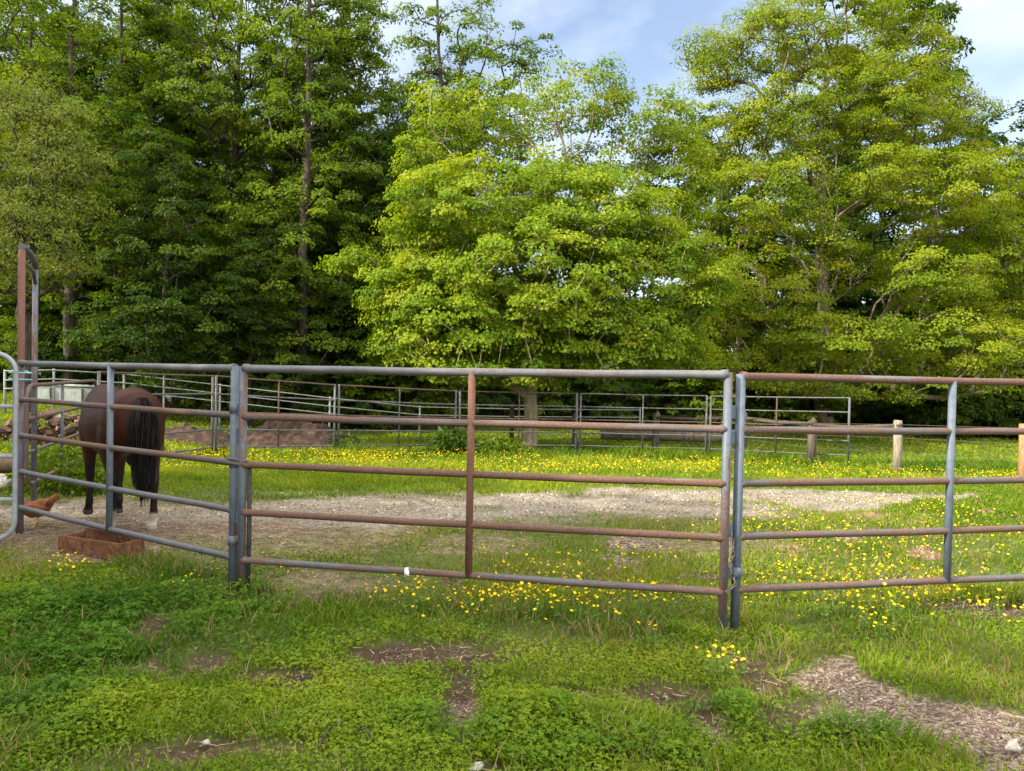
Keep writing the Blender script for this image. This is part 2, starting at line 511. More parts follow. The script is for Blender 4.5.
def build_grass():
    Vs, Fs, Ts = [], [], []
    base = 0
    bands = [(2.2, 4, 70000, .0032, 1.0), (4, 6, 80000, .0042, 1.0), (6, 9, 95000, .006, 1.0), (9, 13, 90000, .009, 1.0),
             (13, 19, 90000, .014, 1.05), (19, 30, 60000, .026, 1.1), (30, 46, 30000, .05, 1.3)]
    for y0, y1, n, w, hs in bands:
        x, y = scatter(n, y0, y1)
        d, z = grow_map(x, y)
        keep = rng.random(n) < d
        x, y = x[keep], y[keep]; z = {k: v[keep] for k, v in z.items()}
        n = len(x)
        lush = tall_zone(x, y); br = inel(BRIGHT, x, y, .5)
        pn = fbm(x, y, .8, 31)
        tuft = fbm(x, y, 3.1, 33)
        h = (.022 + .035 * pn + .04 * np.clip(tuft - .5, 0, 1) * 3) * hs * np.where(y > 9, 1.25, 1)
        h = h * (1 + .8 * lush)
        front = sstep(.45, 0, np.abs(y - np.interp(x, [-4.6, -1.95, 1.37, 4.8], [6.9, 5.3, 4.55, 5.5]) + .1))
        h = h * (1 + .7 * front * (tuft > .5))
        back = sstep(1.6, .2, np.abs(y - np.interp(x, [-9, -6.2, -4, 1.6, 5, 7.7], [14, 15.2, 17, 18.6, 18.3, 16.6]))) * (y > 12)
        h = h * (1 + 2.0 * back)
        h = h * (1 - .55 * z['straw']) * (1 - .5 * z['lane'])
        h = h * (.55 + .9 * rng.random(n))
        az = rng.random(n) * 2 * np.pi
        bend = (.25 + .75 * rng.random(n)) * h
        dirx, diry = np.cos(az), np.sin(az)
        # face mostly across the line of sight so blades are not edge-on
        fa = rng.random(n) * np.pi * 2
        wx, wy = np.cos(fa) * w, np.sin(fa) * w
        zz = gz(x, y) - .005
        b = np.stack([x, y, zz], 1)
        wv = np.stack([wx, wy, np.zeros(n)], 1)
        mid = b + np.stack([dirx * bend * .35, diry * bend * .35, h * .6], 1)
        tip = b + np.stack([dirx * bend, diry * bend, h], 1)
        V = np.stack([b - wv, b + wv, mid - wv * .75, mid + wv * .75, tip], 1).reshape(-1, 3)
        i = base + np.arange(n) * 5
        Fc = np.stack([np.stack([i, i + 1, i + 3], 1), np.stack([i, i + 3, i + 2], 1), np.stack([i + 2, i + 3, i + 4], 1)], 1).reshape(-1, 3)
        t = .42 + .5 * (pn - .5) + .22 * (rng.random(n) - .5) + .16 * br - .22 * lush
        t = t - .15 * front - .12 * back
        far = sstep(9.5, 12, y)
        t = t + .10 * far * (1 - back)
        t = np.clip(t, 0, .74)
        dead = rng.random(n) < (.03 + .16 * sstep(5.0, 6.0, y) * (1 - sstep(9.5, 11, y)) * (1 - sstep(3.5, 6, x)) + .32 * z['straw'] + .25 * z['dirt'] + .3 * z['lane'] + .10 * (pn > .5) * (y < 9) + .22 * sstep(.52, .66, fbm(x, y, 1.4, 73)) * (y < 9))
        t = np.where(dead, .86 + .14 * rng.random(n), t)
        Vs.append(V); Fs.append(Fc); Ts.append(np.repeat(t, 3)); base += n * 5
    mat = leaf_mat('grass blade', [(0, (.03, .075, .006)), (.3, (.07, .13, .008)), (.55, (.14, .20, .010)), (.75, (.22, .25, .018)),
                                   (.85, (.21, .175, .075)), (1, (.26, .205, .115))], .38, (1.45, 1.35, .4), .006)
    tag(link('grass', mesh_np('grass', np.concatenate(Vs), np.concatenate(Fs), mat, np.concatenate(Ts))),
        'short green grass growing over the paddock and its edges', 'grass', kind='stuff')


build_grass()


def leaf_quads(P, Nn, T, L, Wd, fold=.18):
    """diamond leaves: P base points, Nn normals, T tip directions (unit, roughly perpendicular)"""
    B = np.cross(Nn, T); B /= np.linalg.norm(B, axis=1, keepdims=True) + 1e-9
    L = L[:, None]; Wd = Wd[:, None]
    a = P; c = P + T * L
    m = P + T * L * .45 + Nn * L * fold
    l = m - B * Wd * .5; r = m + B * Wd * .5
    V = np.stack([a, l, c, r], 1).reshape(-1, 3)
    i = np.arange(len(P)) * 4
    return V, np.stack([i, i + 1, i + 2, i + 3], 1)


def rand_unit(n):
    v = rng.normal(size=(n, 3)); return v / np.linalg.norm(v, axis=1, keepdims=True)


def build_clover():
    """broad small leaves: clover and chickweed"""
    Vs, Fs, Ts = [], [], []; base = 0
    for y0, y1, n, L0 in ((2.2, 3.6, 190000, .0078), (3.6, 5, 190000, .0092), (5, 7.5, 110000, .014), (7.5, 12, 30000, .03)):
        x, y = scatter(n, y0, y1)
        lush = tall_zone(x, y); br = inel(BRIGHT, x, y, .5)
        d, z = grow_map(x, y)
        cl = fbm(x, y, 2.6, 41)
        near_only = 1 - .75 * sstep(5.2, 6.5, y)
        p = d * np.clip(.3 + .8 * lush + .6 * br + 2.2 * (cl - .5), .06, 1) * near_only
        keep = rng.random(n) < p
        x, y, lush, br, cl = x[keep], y[keep], lush[keep], br[keep], cl[keep]; n = len(x)
        hump = vn(x, y, 5.5, 44)
        h = (.010 + .068 * rng.random(n) * (.35 + lush) * (.35 + 1.2 * hump))
        P = np.stack([x, y, gz(x, y) + h], 1)
        Nn = np.array([0, 0, 1.0]) * 1.0 + rand_unit(n) * .55; Nn /= np.linalg.norm(Nn, axis=1, keepdims=True)
        T = np.cross(Nn, rand_unit(n)); T /= np.linalg.norm(T, axis=1, keepdims=True) + 1e-9
        L = L0 * (.6 + .9 * rng.random(n)) * (1 + .6 * lush)
        # three leaflets each
        B = np.cross(Nn, T)
        tint0 = np.clip(.46 - .27 * lush + .25 * br * (1 - lush * .5) + .9 * (cl - .5) + .4 * (rng.random(n) - .5), 0, 1)
        for a in (0, 2.1, -2.1):
            Ta = T * math.cos(a) + B * math.sin(a)
            V, Fc = leaf_quads(P, Nn, Ta, L, L * .8, .05)
            Vs.append(V); Fs.append(Fc + base); base += len(V); Ts.append(tint0 + .05 * (rng.random(n) - .5))
    mat = leaf_mat('clover leaf', [(0, (.032, .09, .008)), (.4, (.08, .155, .010)), (.75, (.16, .225, .012)), (1, (.23, .27, .02))], .35, (1.45, 1.35, .4), .006)
    tag(link('clover', mesh_np('clover', np.concatenate(Vs), np.concatenate(Fs), mat, np.concatenate(Ts))),
        'low leafy clover and chickweed carpeting the foreground', 'ground cover', kind='stuff')


build_clover()


def build_litter():
    """dead stalks and straw on bare places"""
    n = 60000
    x, y = scatter(n, 2.3, 11)
    z = zones(x, y)
    p = np.clip(.05 + .8 * z['straw'] + .55 * z['dirt'] + .35 * z['bare'] + .3 * z['gravel'], 0, 1)
    k = rng.random(n) < p; x, y = x[k], y[k]; n = len(x)
    a = rng.random(n) * np.pi; L = .008 + .045 * rng.random(n) ** 2.5; w = .0014 + .0003 * y
    P = np.stack([x, y, gz(x, y) + .006 + .012 * rng.random(n)], 1)
    d = np.stack([np.cos(a), np.sin(a), .25 * (rng.random(n) - .4)], 1); q = np.stack([-np.sin(a), np.cos(a), .3 * rng.normal(size=n)], 1)
    V = np.stack([P - d * L[:, None] - q * w[:, None], P + d * L[:, None] - q * w[:, None] * .4, P + d * L[:, None] + q * w[:, None] * .4, P - d * L[:, None] + q * w[:, None]], 1).reshape(-1, 3)
    i = np.arange(n) * 4
    mat = tint_mat('dry straw', [(0, (.07, .042, .025)), (.5, (.2, .14, .08)), (1, (.36, .28, .17))])
    tag(link('straw_litter', mesh_np('straw_litter', V, np.stack([i, i + 1, i + 2, i + 3], 1), mat, rng.random(n))),
        'dry straw and dead stalks scattered on the bare soil', 'straw', kind='stuff')


build_litter()


def build_gravel():
    oc = np.array([(1, 0, 0), (-1, 0, 0), (0, 1, 0), (0, -1, 0), (0, 0, 1), (0, 0, -1)], float)
    of = np.array([(0, 2, 4), (2, 1, 4), (1, 3, 4), (3, 0, 4), (2, 0, 5), (1, 2, 5), (3, 1, 5), (0, 3, 5)])
    Vs, Fs, Ts = [], [], []; base = 0
    for y0, y1, n, r0 in ((2.2, 5.5, 170000, .0058), (5.5, 13, 90000, .012)):
        x, y = scatter(n, y0, y1, .8)
        z = zones(x, y)
        p = np.clip(.9 * z['gravel'] + .3 * z['dirt'] + .55 * z['lane'] * (y > 6) + .06 * z['bare'], 0, 1)
        k = rng.random(n) < p; x, y = x[k], y[k]; n = len(x)
        lane = zones(x, y)['lane']
        r = r0 * (.4 + 1.3 * rng.random(n) ** 2.5)
        V = oc[None] * (r[:, None, None] * (.6 + .6 * rng.random((n, 6, 1)))) + r[:, None, None] * .2 * rng.normal(size=(n, 6, 3))
        V[:, :, 2] *= .85
        V += np.stack([x, y, gz(x, y) - .02 * (y < 5.5) + .15 * r], 1)[:, None, :]
        Vs.append(V.reshape(-1, 3)); Fs.append((of[None] + (base + np.arange(n) * 6)[:, None, None]).reshape(-1, 3)); base += n * 6
        Ts.append(np.repeat(np.clip(rng.random(n) ** 1.5 * .8 + .25 * lane, 0, 1), 8))
    mat = tint_mat('gravel stone', [(0, (.08, .054, .042)), (.45, (.16, .125, .10)), (.85, (.27, .235, .205)), (1, (.45, .42, .38))], .85)
    tag(link('gravel', mesh_np('gravel', np.concatenate(Vs), np.concatenate(Fs), mat, np.concatenate(Ts))),
        'loose stony gravel on the worn lane and bare patches', 'gravel', kind='stuff')


build_gravel()

M['petal'] = leaf_mat('buttercup petal', [(0, (.6, .40, .003)), (1, (.74, .54, .006))], .25, (1.1, 1.05, .6), .01)
M['stem'] = leaf_mat('buttercup stem', [(0, (.06, .12, .02)), (1, (.09, .16, .03))], .2)


def cup_mesh(P, r, tilt, hgt):
    """five-petal cups: centre + five rim points, five triangles each"""
    n = len(P)
    U = np.array([0, 0, 1.0]) + tilt * rand_unit(n); U /= np.linalg.norm(U, axis=1, keepdims=True)
    A = np.cross(U, rand_unit(n)); A /= np.linalg.norm(A, axis=1, keepdims=True); B = np.cross(U, A)
    pts = [P]
    for k in range(5):
        an = k * 2 * np.pi / 5
        pts.append(P + (A * math.cos(an) + B * math.sin(an)) * r[:, None] + U * r[:, None] * .45)
    V = np.stack(pts, 1).reshape(-1, 3)
    i = (np.arange(n) * 6)[:, None, None]
    f = np.array([(0, 1 + k, 1 + (k + 1) % 5) for k in range(5)])[None]
    return V, (f + i).reshape(-1, 3)


FLOW = [(ell(545, 615, 85, 20), 260), (ell(665, 608, 60, 20), 150), (ell(850, 605, 110, 26), 420), (ell(960, 600, 70, 30), 170), (ell(720, 682, 34, 8), 22),
        (ell(655, 652, 14, 3), 7), (ell(395, 603, 30, 16), 40), (ell(80, 577, 40, 8), 34), (ell(210, 592, 40, 5), 14), (ell(880, 640, 40, 10), 22), (ell(300, 595, 40, 8), 14),
        (ell(880, 555, 130, 22), 420), (ell(960, 520, 90, 24), 300), (ell(590, 580, 110, 18), 130), (ell(800, 535, 60, 20), 140)]


def build_flowers():
    XY = []
    for (cx, cy, ax, ay), n in FLOW:
        # several little clusters in each drift
        k = max(2, n // 12)
        c = np.stack([cx + ax * .8 * rng.normal(size=k) * .7, cy + ay * .8 * rng.normal(size=k) * .7], 1)
        w = rng.integers(0, k, n)
        XY.append(c[w] + rng.normal(size=(n, 2)) * np.array([min(.3, ax * .25), min(.3, ay * .25)]))
    XY = np.concatenate(XY)
    XY = XY[(XY[:, 1] > 2.4)]
    XY = XY[np.argsort(XY[:, 1])]
    # the nearest 280 are plants of their own
    variants = []
    for v in range(4):
        h = .10 + .03 * v
        mb = MB()
        bx, by = .02 * (v - 1.5), .015 * (1 if v % 2 else -1)
        mb.tube([(0, 0, -.01), (bx * .3, by * .3, h * .5), (bx, by, h)], .0013, 4)
        stem = mb.mesh('buttercup', [M['stem'], M['petal']])
        V, Fc = cup_mesh(np.array([[bx, by, h]]), np.array([.0105]), .6, 0)
        bm = bmesh.new(); bm.from_mesh(stem)
        vs = [bm.verts.new(p) for p in V]
        for f in Fc:
            q = bm.faces.new([vs[j] for j in f]); q.material_index = 1
        # a couple of narrow leaves on the stem
        for s in (-1, 1):
            q = bm.faces.new([bm.verts.new(p) for p in ((bx * .3, by * .3, h * .4), (bx * .3 + s * .012, by + .006, h * .52), (bx * .3 + s * .03, by, h * .5), (bx * .3 + s * .012, by - .006, h * .48))])
        bm.to_mesh(stem); bm.free()
        at_ = stem.attributes.new('tint', 'FLOAT', 'FACE'); at_.data.foreach_set('value', np.full(len(stem.polygons), .3 + .2 * v, np.float32))
        variants.append(stem)
    NIND = 280
    for i in range(NIND):
        x, y = XY[i]
        o = link('buttercup', variants[i % 4])
        o.location = (x, y, float(gz(x, y))); o.rotation_euler = (0, 0, rng.random() * 6.28)
        s = .8 + .5 * rng.random(); o.scale = (s, s, s)
        tag(o, 'small yellow buttercup on a thin stem in the grass at the front pipe fence', 'flower', 'buttercups along the front fence')
    XY = XY[NIND:]
    # far drifts
    n = 110000
    x, y = scatter(n, 11.3, 22, .5)
    band = inel([(-3.5, 15.0, 6.5, 2.2), (2.0, 14.6, 4.5, 2.0), (-8, 15, 4, 2.0), (7, 13.2, 4, 1.2), (-2.0, 12.2, 4, .6)], x, y, .4)
    p = band * np.clip(.12 + 2.4 * (fbm(x, y, .9, 55) - .38), 0, 1) * .5
    d, _ = grow_map(x, y)
    k = rng.random(n) < p * d
    P = np.concatenate([np.stack([XY[:, 0], XY[:, 1]], 1), np.stack([x[k], y[k]], 1)])
    n = len(P)
    hh = .07 + .09 * rng.random(n) + .05 * (P[:, 1] > 11)
    P3 = np.stack([P[:, 0], P[:, 1], gz(P[:, 0], P[:, 1]) + hh], 1)
    V, Fc = cup_mesh(P3, (.0098) * (1 + .2 * (P[:, 1] > 11)) * (.6 + .7 * rng.random(n)), .7, 0)
    tag(link('flower_carpet', mesh_np('flower_carpet', V, Fc, M['petal'], np.repeat(rng.random(n), 5))),
        'countless yellow buttercups spread across the paddock grass', 'flowers', kind='stuff')


build_flowers()


# ------------------------------------------------------------------ trees
def gen_tree(seed, height, trunk_r, lobes, leaf=.11, clump_r=.55, lpc=130, lean=(0, 0), fork=.75, flat=.55, up=.6, thin=1.0, z_first=.2, cmul=1.0, slim=.85):
    """lobes: (x, y, z, rx, ry, rz, clumps, leaf_density). Returns (trunk verts/faces, leaf verts/faces/tint)"""
    global rng
    keep_rng = rng
    rng = np.random.default_rng(seed)
    # trunk
    nt_ = int(height * fork / .5) + 2
    zt = np.linspace(0, height * fork, nt_)
    wob = np.cumsum(rng.normal(size=(nt_, 2)) * .035, axis=0); wob -= wob[0]
    nodes = [np.array([lean[0] * (z / height) ** 1.3 + w[0], lean[1] * (z / height) ** 1.3 + w[1], z]) for z, w in zip(zt, wob)]
    parent = [-1] + list(range(nt_ - 1))
    # clump centres
    C, Dn, Ci = [], [], []
    for li, (cx, cy, cz, rx, ry, rz, n, dens) in enumerate(lobes):
        made = 0; tries = 0; n = int(n * cmul)
        while made < n and tries < n * 25:
            tries += 1
            u = rng.normal(size=3); u /= np.linalg.norm(u)
            r = .45 + .55 * rng.random() ** .6
            p = np.array([cx + u[0] * rx * r, cy + u[1] * ry * r, cz + u[2] * rz * r])
            if p[2] < z_first * 3: continue
            if C and np.min(np.sum((np.array(C[-400:]) - p) ** 2, 1)) < (clump_r * .62) ** 2: continue
            C.append(p); Dn.append(dens); Ci.append(u); made += 1
    C = np.array(C); Dn = np.array(Dn); Ci = np.array(Ci)
    ax = np.array([np.interp(C[:, 2], zt, [n_[0] for n_ in nodes]), np.interp(C[:, 2], zt, [n_[1] for n_ in nodes])]).T
    order = np.argsort(np.hypot(C[:, 0] - ax[:, 0], C[:, 1] - ax[:, 1]) + .25 * C[:, 2])
    tips = np.zeros(len(C), int)
    NA = np.zeros((len(C) * 14 + nt_ + 20, 3)); NA[:nt_] = nodes; cnt = nt_
    zmin = height * z_first * .6
    for ci in order:
        c = C[ci]
        A = NA[:cnt]
        dv = c - A
        dist = np.linalg.norm(dv, axis=1); hd = np.hypot(dv[:, 0], dv[:, 1])
        cost = dist + 1.6 * np.clip(A[:, 2] - (c[2] - .35 * hd), 0, 9) + 3 * (A[:, 2] < zmin) * (np.arange(cnt) < nt_)
        j = int(np.argmin(cost))
        L = dist[j]; k = max(1, min(12, int(L / .45)))
        p0 = A[j].copy(); side = rng.normal(size=3) * .12 * L
        pj = j
        for q in range(1, k + 1):
            t = q / k
            arc = math.sin(t * math.pi)
            p = p0 + (c - p0) * t + side * arc * .6 + np.array([0, 0, .10 * L * arc])
            NA[cnt] = p; parent.append(pj); pj = cnt; cnt += 1
        tips[ci] = pj
    NA = NA[:cnt]
    # pipe-model radii
    cs = np.zeros(cnt); cs[tips] += (.007 * thin) ** 2.2
    for i in range(cnt - 1, 0, -1): cs[parent[i]] += cs[i] if cs[i] > 0 else 1e-6
    rad = np.maximum(cs, 1e-7) ** (1 / 2.2)
    rad *= trunk_r / rad[0]
    for i in range(nt_): rad[i] = max(rad[i], trunk_r * (1 - .8 * i / nt_) * .9)
    rad[0] *= 1.35; rad[1] *= 1.08
    rad = np.maximum(rad, .0045)
    # tubes
    S = 7
    idx = [i for i in range(1, cnt)]
    p1 = NA[[parent[i] for i in idx]]; p2 = NA[idx]
    r1 = np.minimum(rad[[parent[i] for i in idx]], rad[idx] * 1.5 + .004); r2 = rad[idx]
    for a, i in enumerate(idx):
        if i < nt_: r1[a] = rad[parent[i]]
    t = p2 - p1; ln = np.linalg.norm(t, axis=1, keepdims=True) + 1e-9; t = t / ln
    p2 = p2 + t * (r2[:, None] * .25)
    ref = np.where(np.abs(t[:, 2:3]) < .9, np.array([[0, 0, 1.0]]), np.array([[1.0, 0, 0]]))
    u = np.cross(t, ref); u /= np.linalg.norm(u, axis=1, keepdims=True); v = np.cross(u, t)
    an = np.arange(S) * 2 * np.pi / S
    ringo = u[:, None, :] * np.cos(an)[None, :, None] + v[:, None, :] * np.sin(an)[None, :, None]
    A = p1[:, None] + ringo * r1[:, None, None]; B = p2[:, None] + ringo * r2[:, None, None]
    TV = np.concatenate([A, B], 1).reshape(-1, 3)
    b = (np.arange(len(idx)) * 2 * S)[:, None]
    k = np.arange(S); k2 = (k + 1) % S
    TF = np.stack([b + k, b + k2, b + S + k2, b + S + k], 2).reshape(-1, 4)
    # leaves
    nl = np.maximum(4, (lpc * Dn * (.6 + .8 * rng.random(len(C))))).astype(int)
    own = np.repeat(np.arange(len(C)), nl); n = len(own)
    cr = (clump_r * (.6 + .7 * rng.random(len(C))))[own]
    uu = rand_unit(n); uu[:, 2] = np.abs(uu[:, 2]) * .9 - .25
    rr = cr * (.25 + .75 * rng.random(n) ** .6)
    P = C[own] + uu * rr[:, None] * np.array([1, 1, flat])
    out = Ci[own]
    Nn = np.array([0, 0, up]) + .5 * out + .45 * uu + .45 * rand_unit(n)
    Nn /= np.linalg.norm(Nn, axis=1, keepdims=True)
    T = uu * np.array([1, 1, .4]) + .5 * rand_unit(n) + np.array([0, 0, -.35])
    T -= Nn * np.sum(T * Nn, 1, keepdims=True); T /= np.linalg.norm(T, axis=1, keepdims=True) + 1e-9
    L = leaf * (.65 + .7 * rng.random(n))
    LV, LF = leaf_quads(P, Nn, T, L, L * slim)
    ct = .5 + .24 * rng.normal(size=len(C))
    tint = np.clip(ct[own] + .17 * rng.normal(size=n), 0, 1)
    rng = keep_rng
    return (TV, TF), (LV, LF, tint)


def make_tree(name, loc, label, leafm, barkm, group=None, **kw):
    (TV, TF), (LV, LF, tint) = gen_tree(**kw)
    root = empty(name, loc, 0, label, 'tree', group)
    link('trunk', mesh_np('trunk', TV, TF, M[barkm], smooth=True), root)
    link('crown', mesh_np('crown', LV, LF, M[leafm], tint), root)
    return root


def pxlobes(base_px, Y, specs, zbase, dscale=.85, seed=0):
    """crown lobes estimated from the photograph, turned into metres around the trunk's base"""
    r = np.random.default_rng(seed)
    k = Y / F
    bx = at(base_px[0], base_px[1], Y)[0]
    out = []
    for sp in specs:
        px, py, rx, rz, n, dens = sp[:6]
        dy = sp[6] if len(sp) > 6 else r.normal() * rx * k * .35
        p = at(px, py, Y)
        out.append((p[0] - bx, dy, p[2] - zbase, rx * k, rx * k * dscale, rz * k, n, dens))
    return out, bx


# the maple in the middle of the paddock
Yc = 22.0
zb = float(gz(.5, Yc))
lob, bx = pxlobes((529, 440), Yc, [
    (438, 300, 66, 50, 76, 1.1, -1.4), (430, 240, 44, 38, 38, 1.1, .4), (478, 330, 84, 44, 70, 1.1, -2.2), (540, 290, 95, 60, 95, 1.1, -2.6),
    (635, 290, 85, 62, 85, 1.05, -1.2), (590, 340, 95, 34, 65, 1.0, -1.8), (480, 220, 95, 42, 75, 1.05, -1.6), (585, 235, 80, 42, 55, 1.05, -1.8), (650, 230, 60, 45, 42, 1.0, .6),
    (440, 160, 55, 42, 40, .75, .5), (490, 112, 60, 34, 28, .5, .4), (575, 95, 66, 32, 30, .5, .2), (645, 112, 60, 38, 30, .55, .5), (685, 170, 44, 50, 32, .75, 1.0), (550, 150, 60, 24, 9, .4, .8), (592, 168, 50, 26, 20, .6, .6), (560, 190, 80, 24, 22, .85, -.6), (440, 105, 34, 26, 10, .5, .5),
    (408, 345, 40, 26, 24, 1.0, -.8), (665, 345, 50, 32, 30, 1.0, 0), (520, 275, 130, 75, 70, .8, 2.4), (356, 268, 26, 16, 8, .9, -.5), (520, 372, 120, 14, 32, .9, -1.5)], zb)
make_tree('maple_tree', (bx, Yc, zb), 'broad bright green maple standing in the middle of the paddock', 'leaf_maple', 'bark_sunlit',
          seed=3, height=10.2, trunk_r=.205, lobes=lob, leaf=.088, clump_r=.46, lpc=155, lean=(.9, 0), fork=.62, z_first=.2, flat=.95, up=.3, cmul=1.5)

# the tall yellow-green tree on the right
Yr = 30.0
zb = float(gz(12.7, Yr))
lob, bx = pxlobes((825, 425), Yr, [
    (840, 15, 85, 50, 46, 1.0, 0), (765, 60, 60, 40, 34, .9, -1), (712, 50, 34, 20, 12, .75, 0), (712, 82, 26, 14, 8, .75, -.5), (905, 70, 62, 45, 40, 1.0, .4), (945, 125, 58, 45, 36, 1.0, .8),
    (860, 120, 70, 42, 36, 1.0, -1.8), (780, 135, 62, 40, 32, 1.0, -2.2), (990, 180, 58, 55, 36, 1.0, .8), (715, 150, 44, 40, 22, .95, -.8),
    (905, 205, 66, 44, 36, 1.0, -2.6), (745, 215, 62, 44, 34, 1.0, -2.8), (835, 200, 40, 24, 12, .9, -3.6), (700, 235, 38, 50, 22, .95, .3), (800, 262, 26, 18, 8, .8, -3.2),
    (975, 265, 66, 55, 40, 1.0, -1), (885, 285, 52, 34, 22, 1.0, -3.4), (735, 300, 62, 44, 34, 1.0, -2.6), (700, 320, 40, 45, 22, .95, 0), (1010, 300, 50, 60, 34, 1.0, .5),
    (800, 345, 70, 30, 32, 1.0, -3.8), (900, 350, 80, 32, 36, 1.0, -3.2), (975, 350, 60, 36, 28, 1.0, -1), (735, 368, 50, 26, 20, .95, -2.4), (840, 386, 110, 12, 22, .9, -2.8),
    (840, 180, 130, 120, 60, .7, 2.8), (880, 300, 130, 80, 44, .7, 3.2)], zb)
make_tree('broadleaf_tree', (bx, Yr, zb), 'tall yellow green tree with pale bare limbs behind the right panel', 'leaf_yellow', 'bark_mid',
          seed=8, height=17.5, trunk_r=.36, lobes=lob, leaf=.086, clump_r=.62, lpc=205, fork=.8, z_first=.17, thin=1.5, flat=.85, up=.25, cmul=1.75)

# feathery dull tree at the left edge
Yf = 18.5
zb = float(gz(-11.8, Yf))
lob, bx = pxlobes((28, 360), Yf, [(20, 150, 62, 55, 70, 1.0, 0), (70, 190, 30, 55, 40, 1.0, -.6), (-20, 220, 60, 60, 50, 1.0, 0), (40, 250, 62, 50, 60, 1.0, -.8), (-70, 170, 60, 70, 40, 1, 0), (60, 125, 30, 26, 14, 1, 0), (90, 215, 22, 12, 7, .8, -.5), (92, 165, 18, 12, 6, .8, 0), (30, 92, 20, 16, 8, .8, 0), (80, 275, 26, 14, 8, .8, -.8), (5, 100, 26, 16, 8, .8, 0)], zb)
make_tree('willow_tree', (bx, Yf, zb), 'soft feathery dull green tree at the left edge behind the gate posts', 'leaf_dull', 'bark',
          seed=21, height=8.2, trunk_r=.16, lobes=lob, leaf=.095, clump_r=.46, lpc=150, fork=.7, z_first=.35, flat=1.1, up=.1, cmul=.95, slim=.32)

# slender woodland trees: two grown forms
def tall_lobes(r, H, w, z0, n, dens=1.0, back=0.0):
    out = []
    z = z0
    while z < H - .8:
        t = (z - z0) / (H - z0)
        rad = w * (1 - .4 * t ** 3) * (.7 + .55 * r.random())
        a = r.random() * 6.28
        off = w * .7 * r.random()
        out.append((math.cos(a) * off, math.sin(a) * off + back, z, rad, rad, 1.3 + .9 * r.random(), int(n * rad * rad / (w * w)) + 4, dens))
        z += .95 + .5 * r.random()
    return out


ra = np.random.default_rng(77)
LT_A = tall_lobes(ra, 18.5, 3.0, 2.6, 44, 1.1, 1.3)
LT_B = tall_lobes(ra, 19.5, 3.7, 5.5, 46, 1.0, .8)
LT_C = tall_lobes(ra, 11.5, 2.6, 1.6, 34)
tree_a = make_tree('woodland_tree', (-7.9, 27, float(gz(-7.9, 27))), 'tall leafy woodland tree with dark straight trunk and sunlit boughs above the heap of soil', 'leaf_wood', 'bark',
                   seed=31, height=18.5, trunk_r=.22, lobes=LT_A, leaf=.11, clump_r=.5, lpc=125, lean=(.5, 0), flat=.9, up=.35, fork=.92, z_first=.1)
tree_b = make_tree('woodland_tree', (-3.0, 33, float(gz(-3, 33))), 'thin crowned tall tree with bare bent stem rising behind the maple', 'leaf_wood', 'bark',
                   seed=32, height=20.5, trunk_r=.24, lobes=LT_B, leaf=.12, clump_r=.5, lpc=85, flat=.9, up=.4, lean=(-.8, 0), fork=.95, z_first=.3)
tree_c = make_tree('woodland_tree', (-5.2, 30, float(gz(-5.2, 30))), 'dark dense middle height tree just left of the maple', 'leaf_dark', 'bark',
                   seed=33, height=11.8, trunk_r=.16, lobes=LT_C, leaf=.115, clump_r=.5, lpc=150, flat=.9, up=.35, cmul=1.2, lean=(.3, 0), fork=.85, z_first=.12)


def place(src, x, y, rz, sc, label, group=None, name=None):
    o = copy_tree(src)
    o.location = (x, y, float(gz(x, y)) - .05); o.rotation_euler = (0, 0, rz); o.scale = (sc, sc, sc)
    o['label'] = label
    if name: o.name = name
    if group: o['group'] = group
    elif 'group' in o: del o['group']
    return o


place(tree_b, -16.2, 27, 2.1, .86, 'forked dark limbed tree towering over the feathery tree')
place(tree_b, -12.0, 31, 4.0, 1.0, 'tall tree with trunk showing mid height left of the sunlit woodland tree')
place(tree_a, -14.2, 33, 1.2, .95, 'full leafy tall tree between the forked tree and the sunlit one')
place(tree_c, -11.6, 24.5, 0.6, .8, 'low dark shaded tree above the white board barrier')
place(tree_c, -9.0, 25.5, 2.6, .55, 'small shaded tree behind the heap of soil')
place(tree_c, 20.6, 42, .6, 2.0, 'dark crowned tree peeking out high behind the yellow green tree')
place(tree_c, 23.0, 36, 3.3, 1.3, 'rounded green tree at the right edge behind the pale wooden post')
place(tree_c, 26.0, 37, 1.3, 1.1, 'green tree at the far right edge of the field')
place(tree_c, 9.2, 34, 5.0, 1.2, 'green tree filling the gap between the maple and the yellow green tree')
place(tree_c, 15.6, 38, .7, 1.2, 'dark tree close behind the yellow green tree trunk')
INNER = 'slender tree standing deep in the shaded wood'
for x, y, rz, s, src in ((-20, 30, .4, .95, tree_a), (-18, 36, 1.9, 1.0, tree_b), (-10.2, 36, 3.1, .75, tree_a), (-6.2, 37, 5.2, .95, tree_a), 
                         (-3.4, 38, 4.4, .62, tree_a), (1.5, 40, 2.9, .45, tree_a), (-16.5, 31, 5.9, 1.05, tree_a), (-13, 37, .9, .8, tree_a), (-9.6, 30.5, 4.9, .85, tree_a), (-19.5, 33, 2.9, .8, tree_a),
                         (-8.2, 40, 1.6, .9, tree_a), (-16, 40, 4.2, .8, tree_a), (-23.5, 38, 5.3, .85, tree_a), (-5.0, 35, 2.3, .8, tree_a)):
    place(src, x, y, rz, s, INNER, 'inner woodland trees')
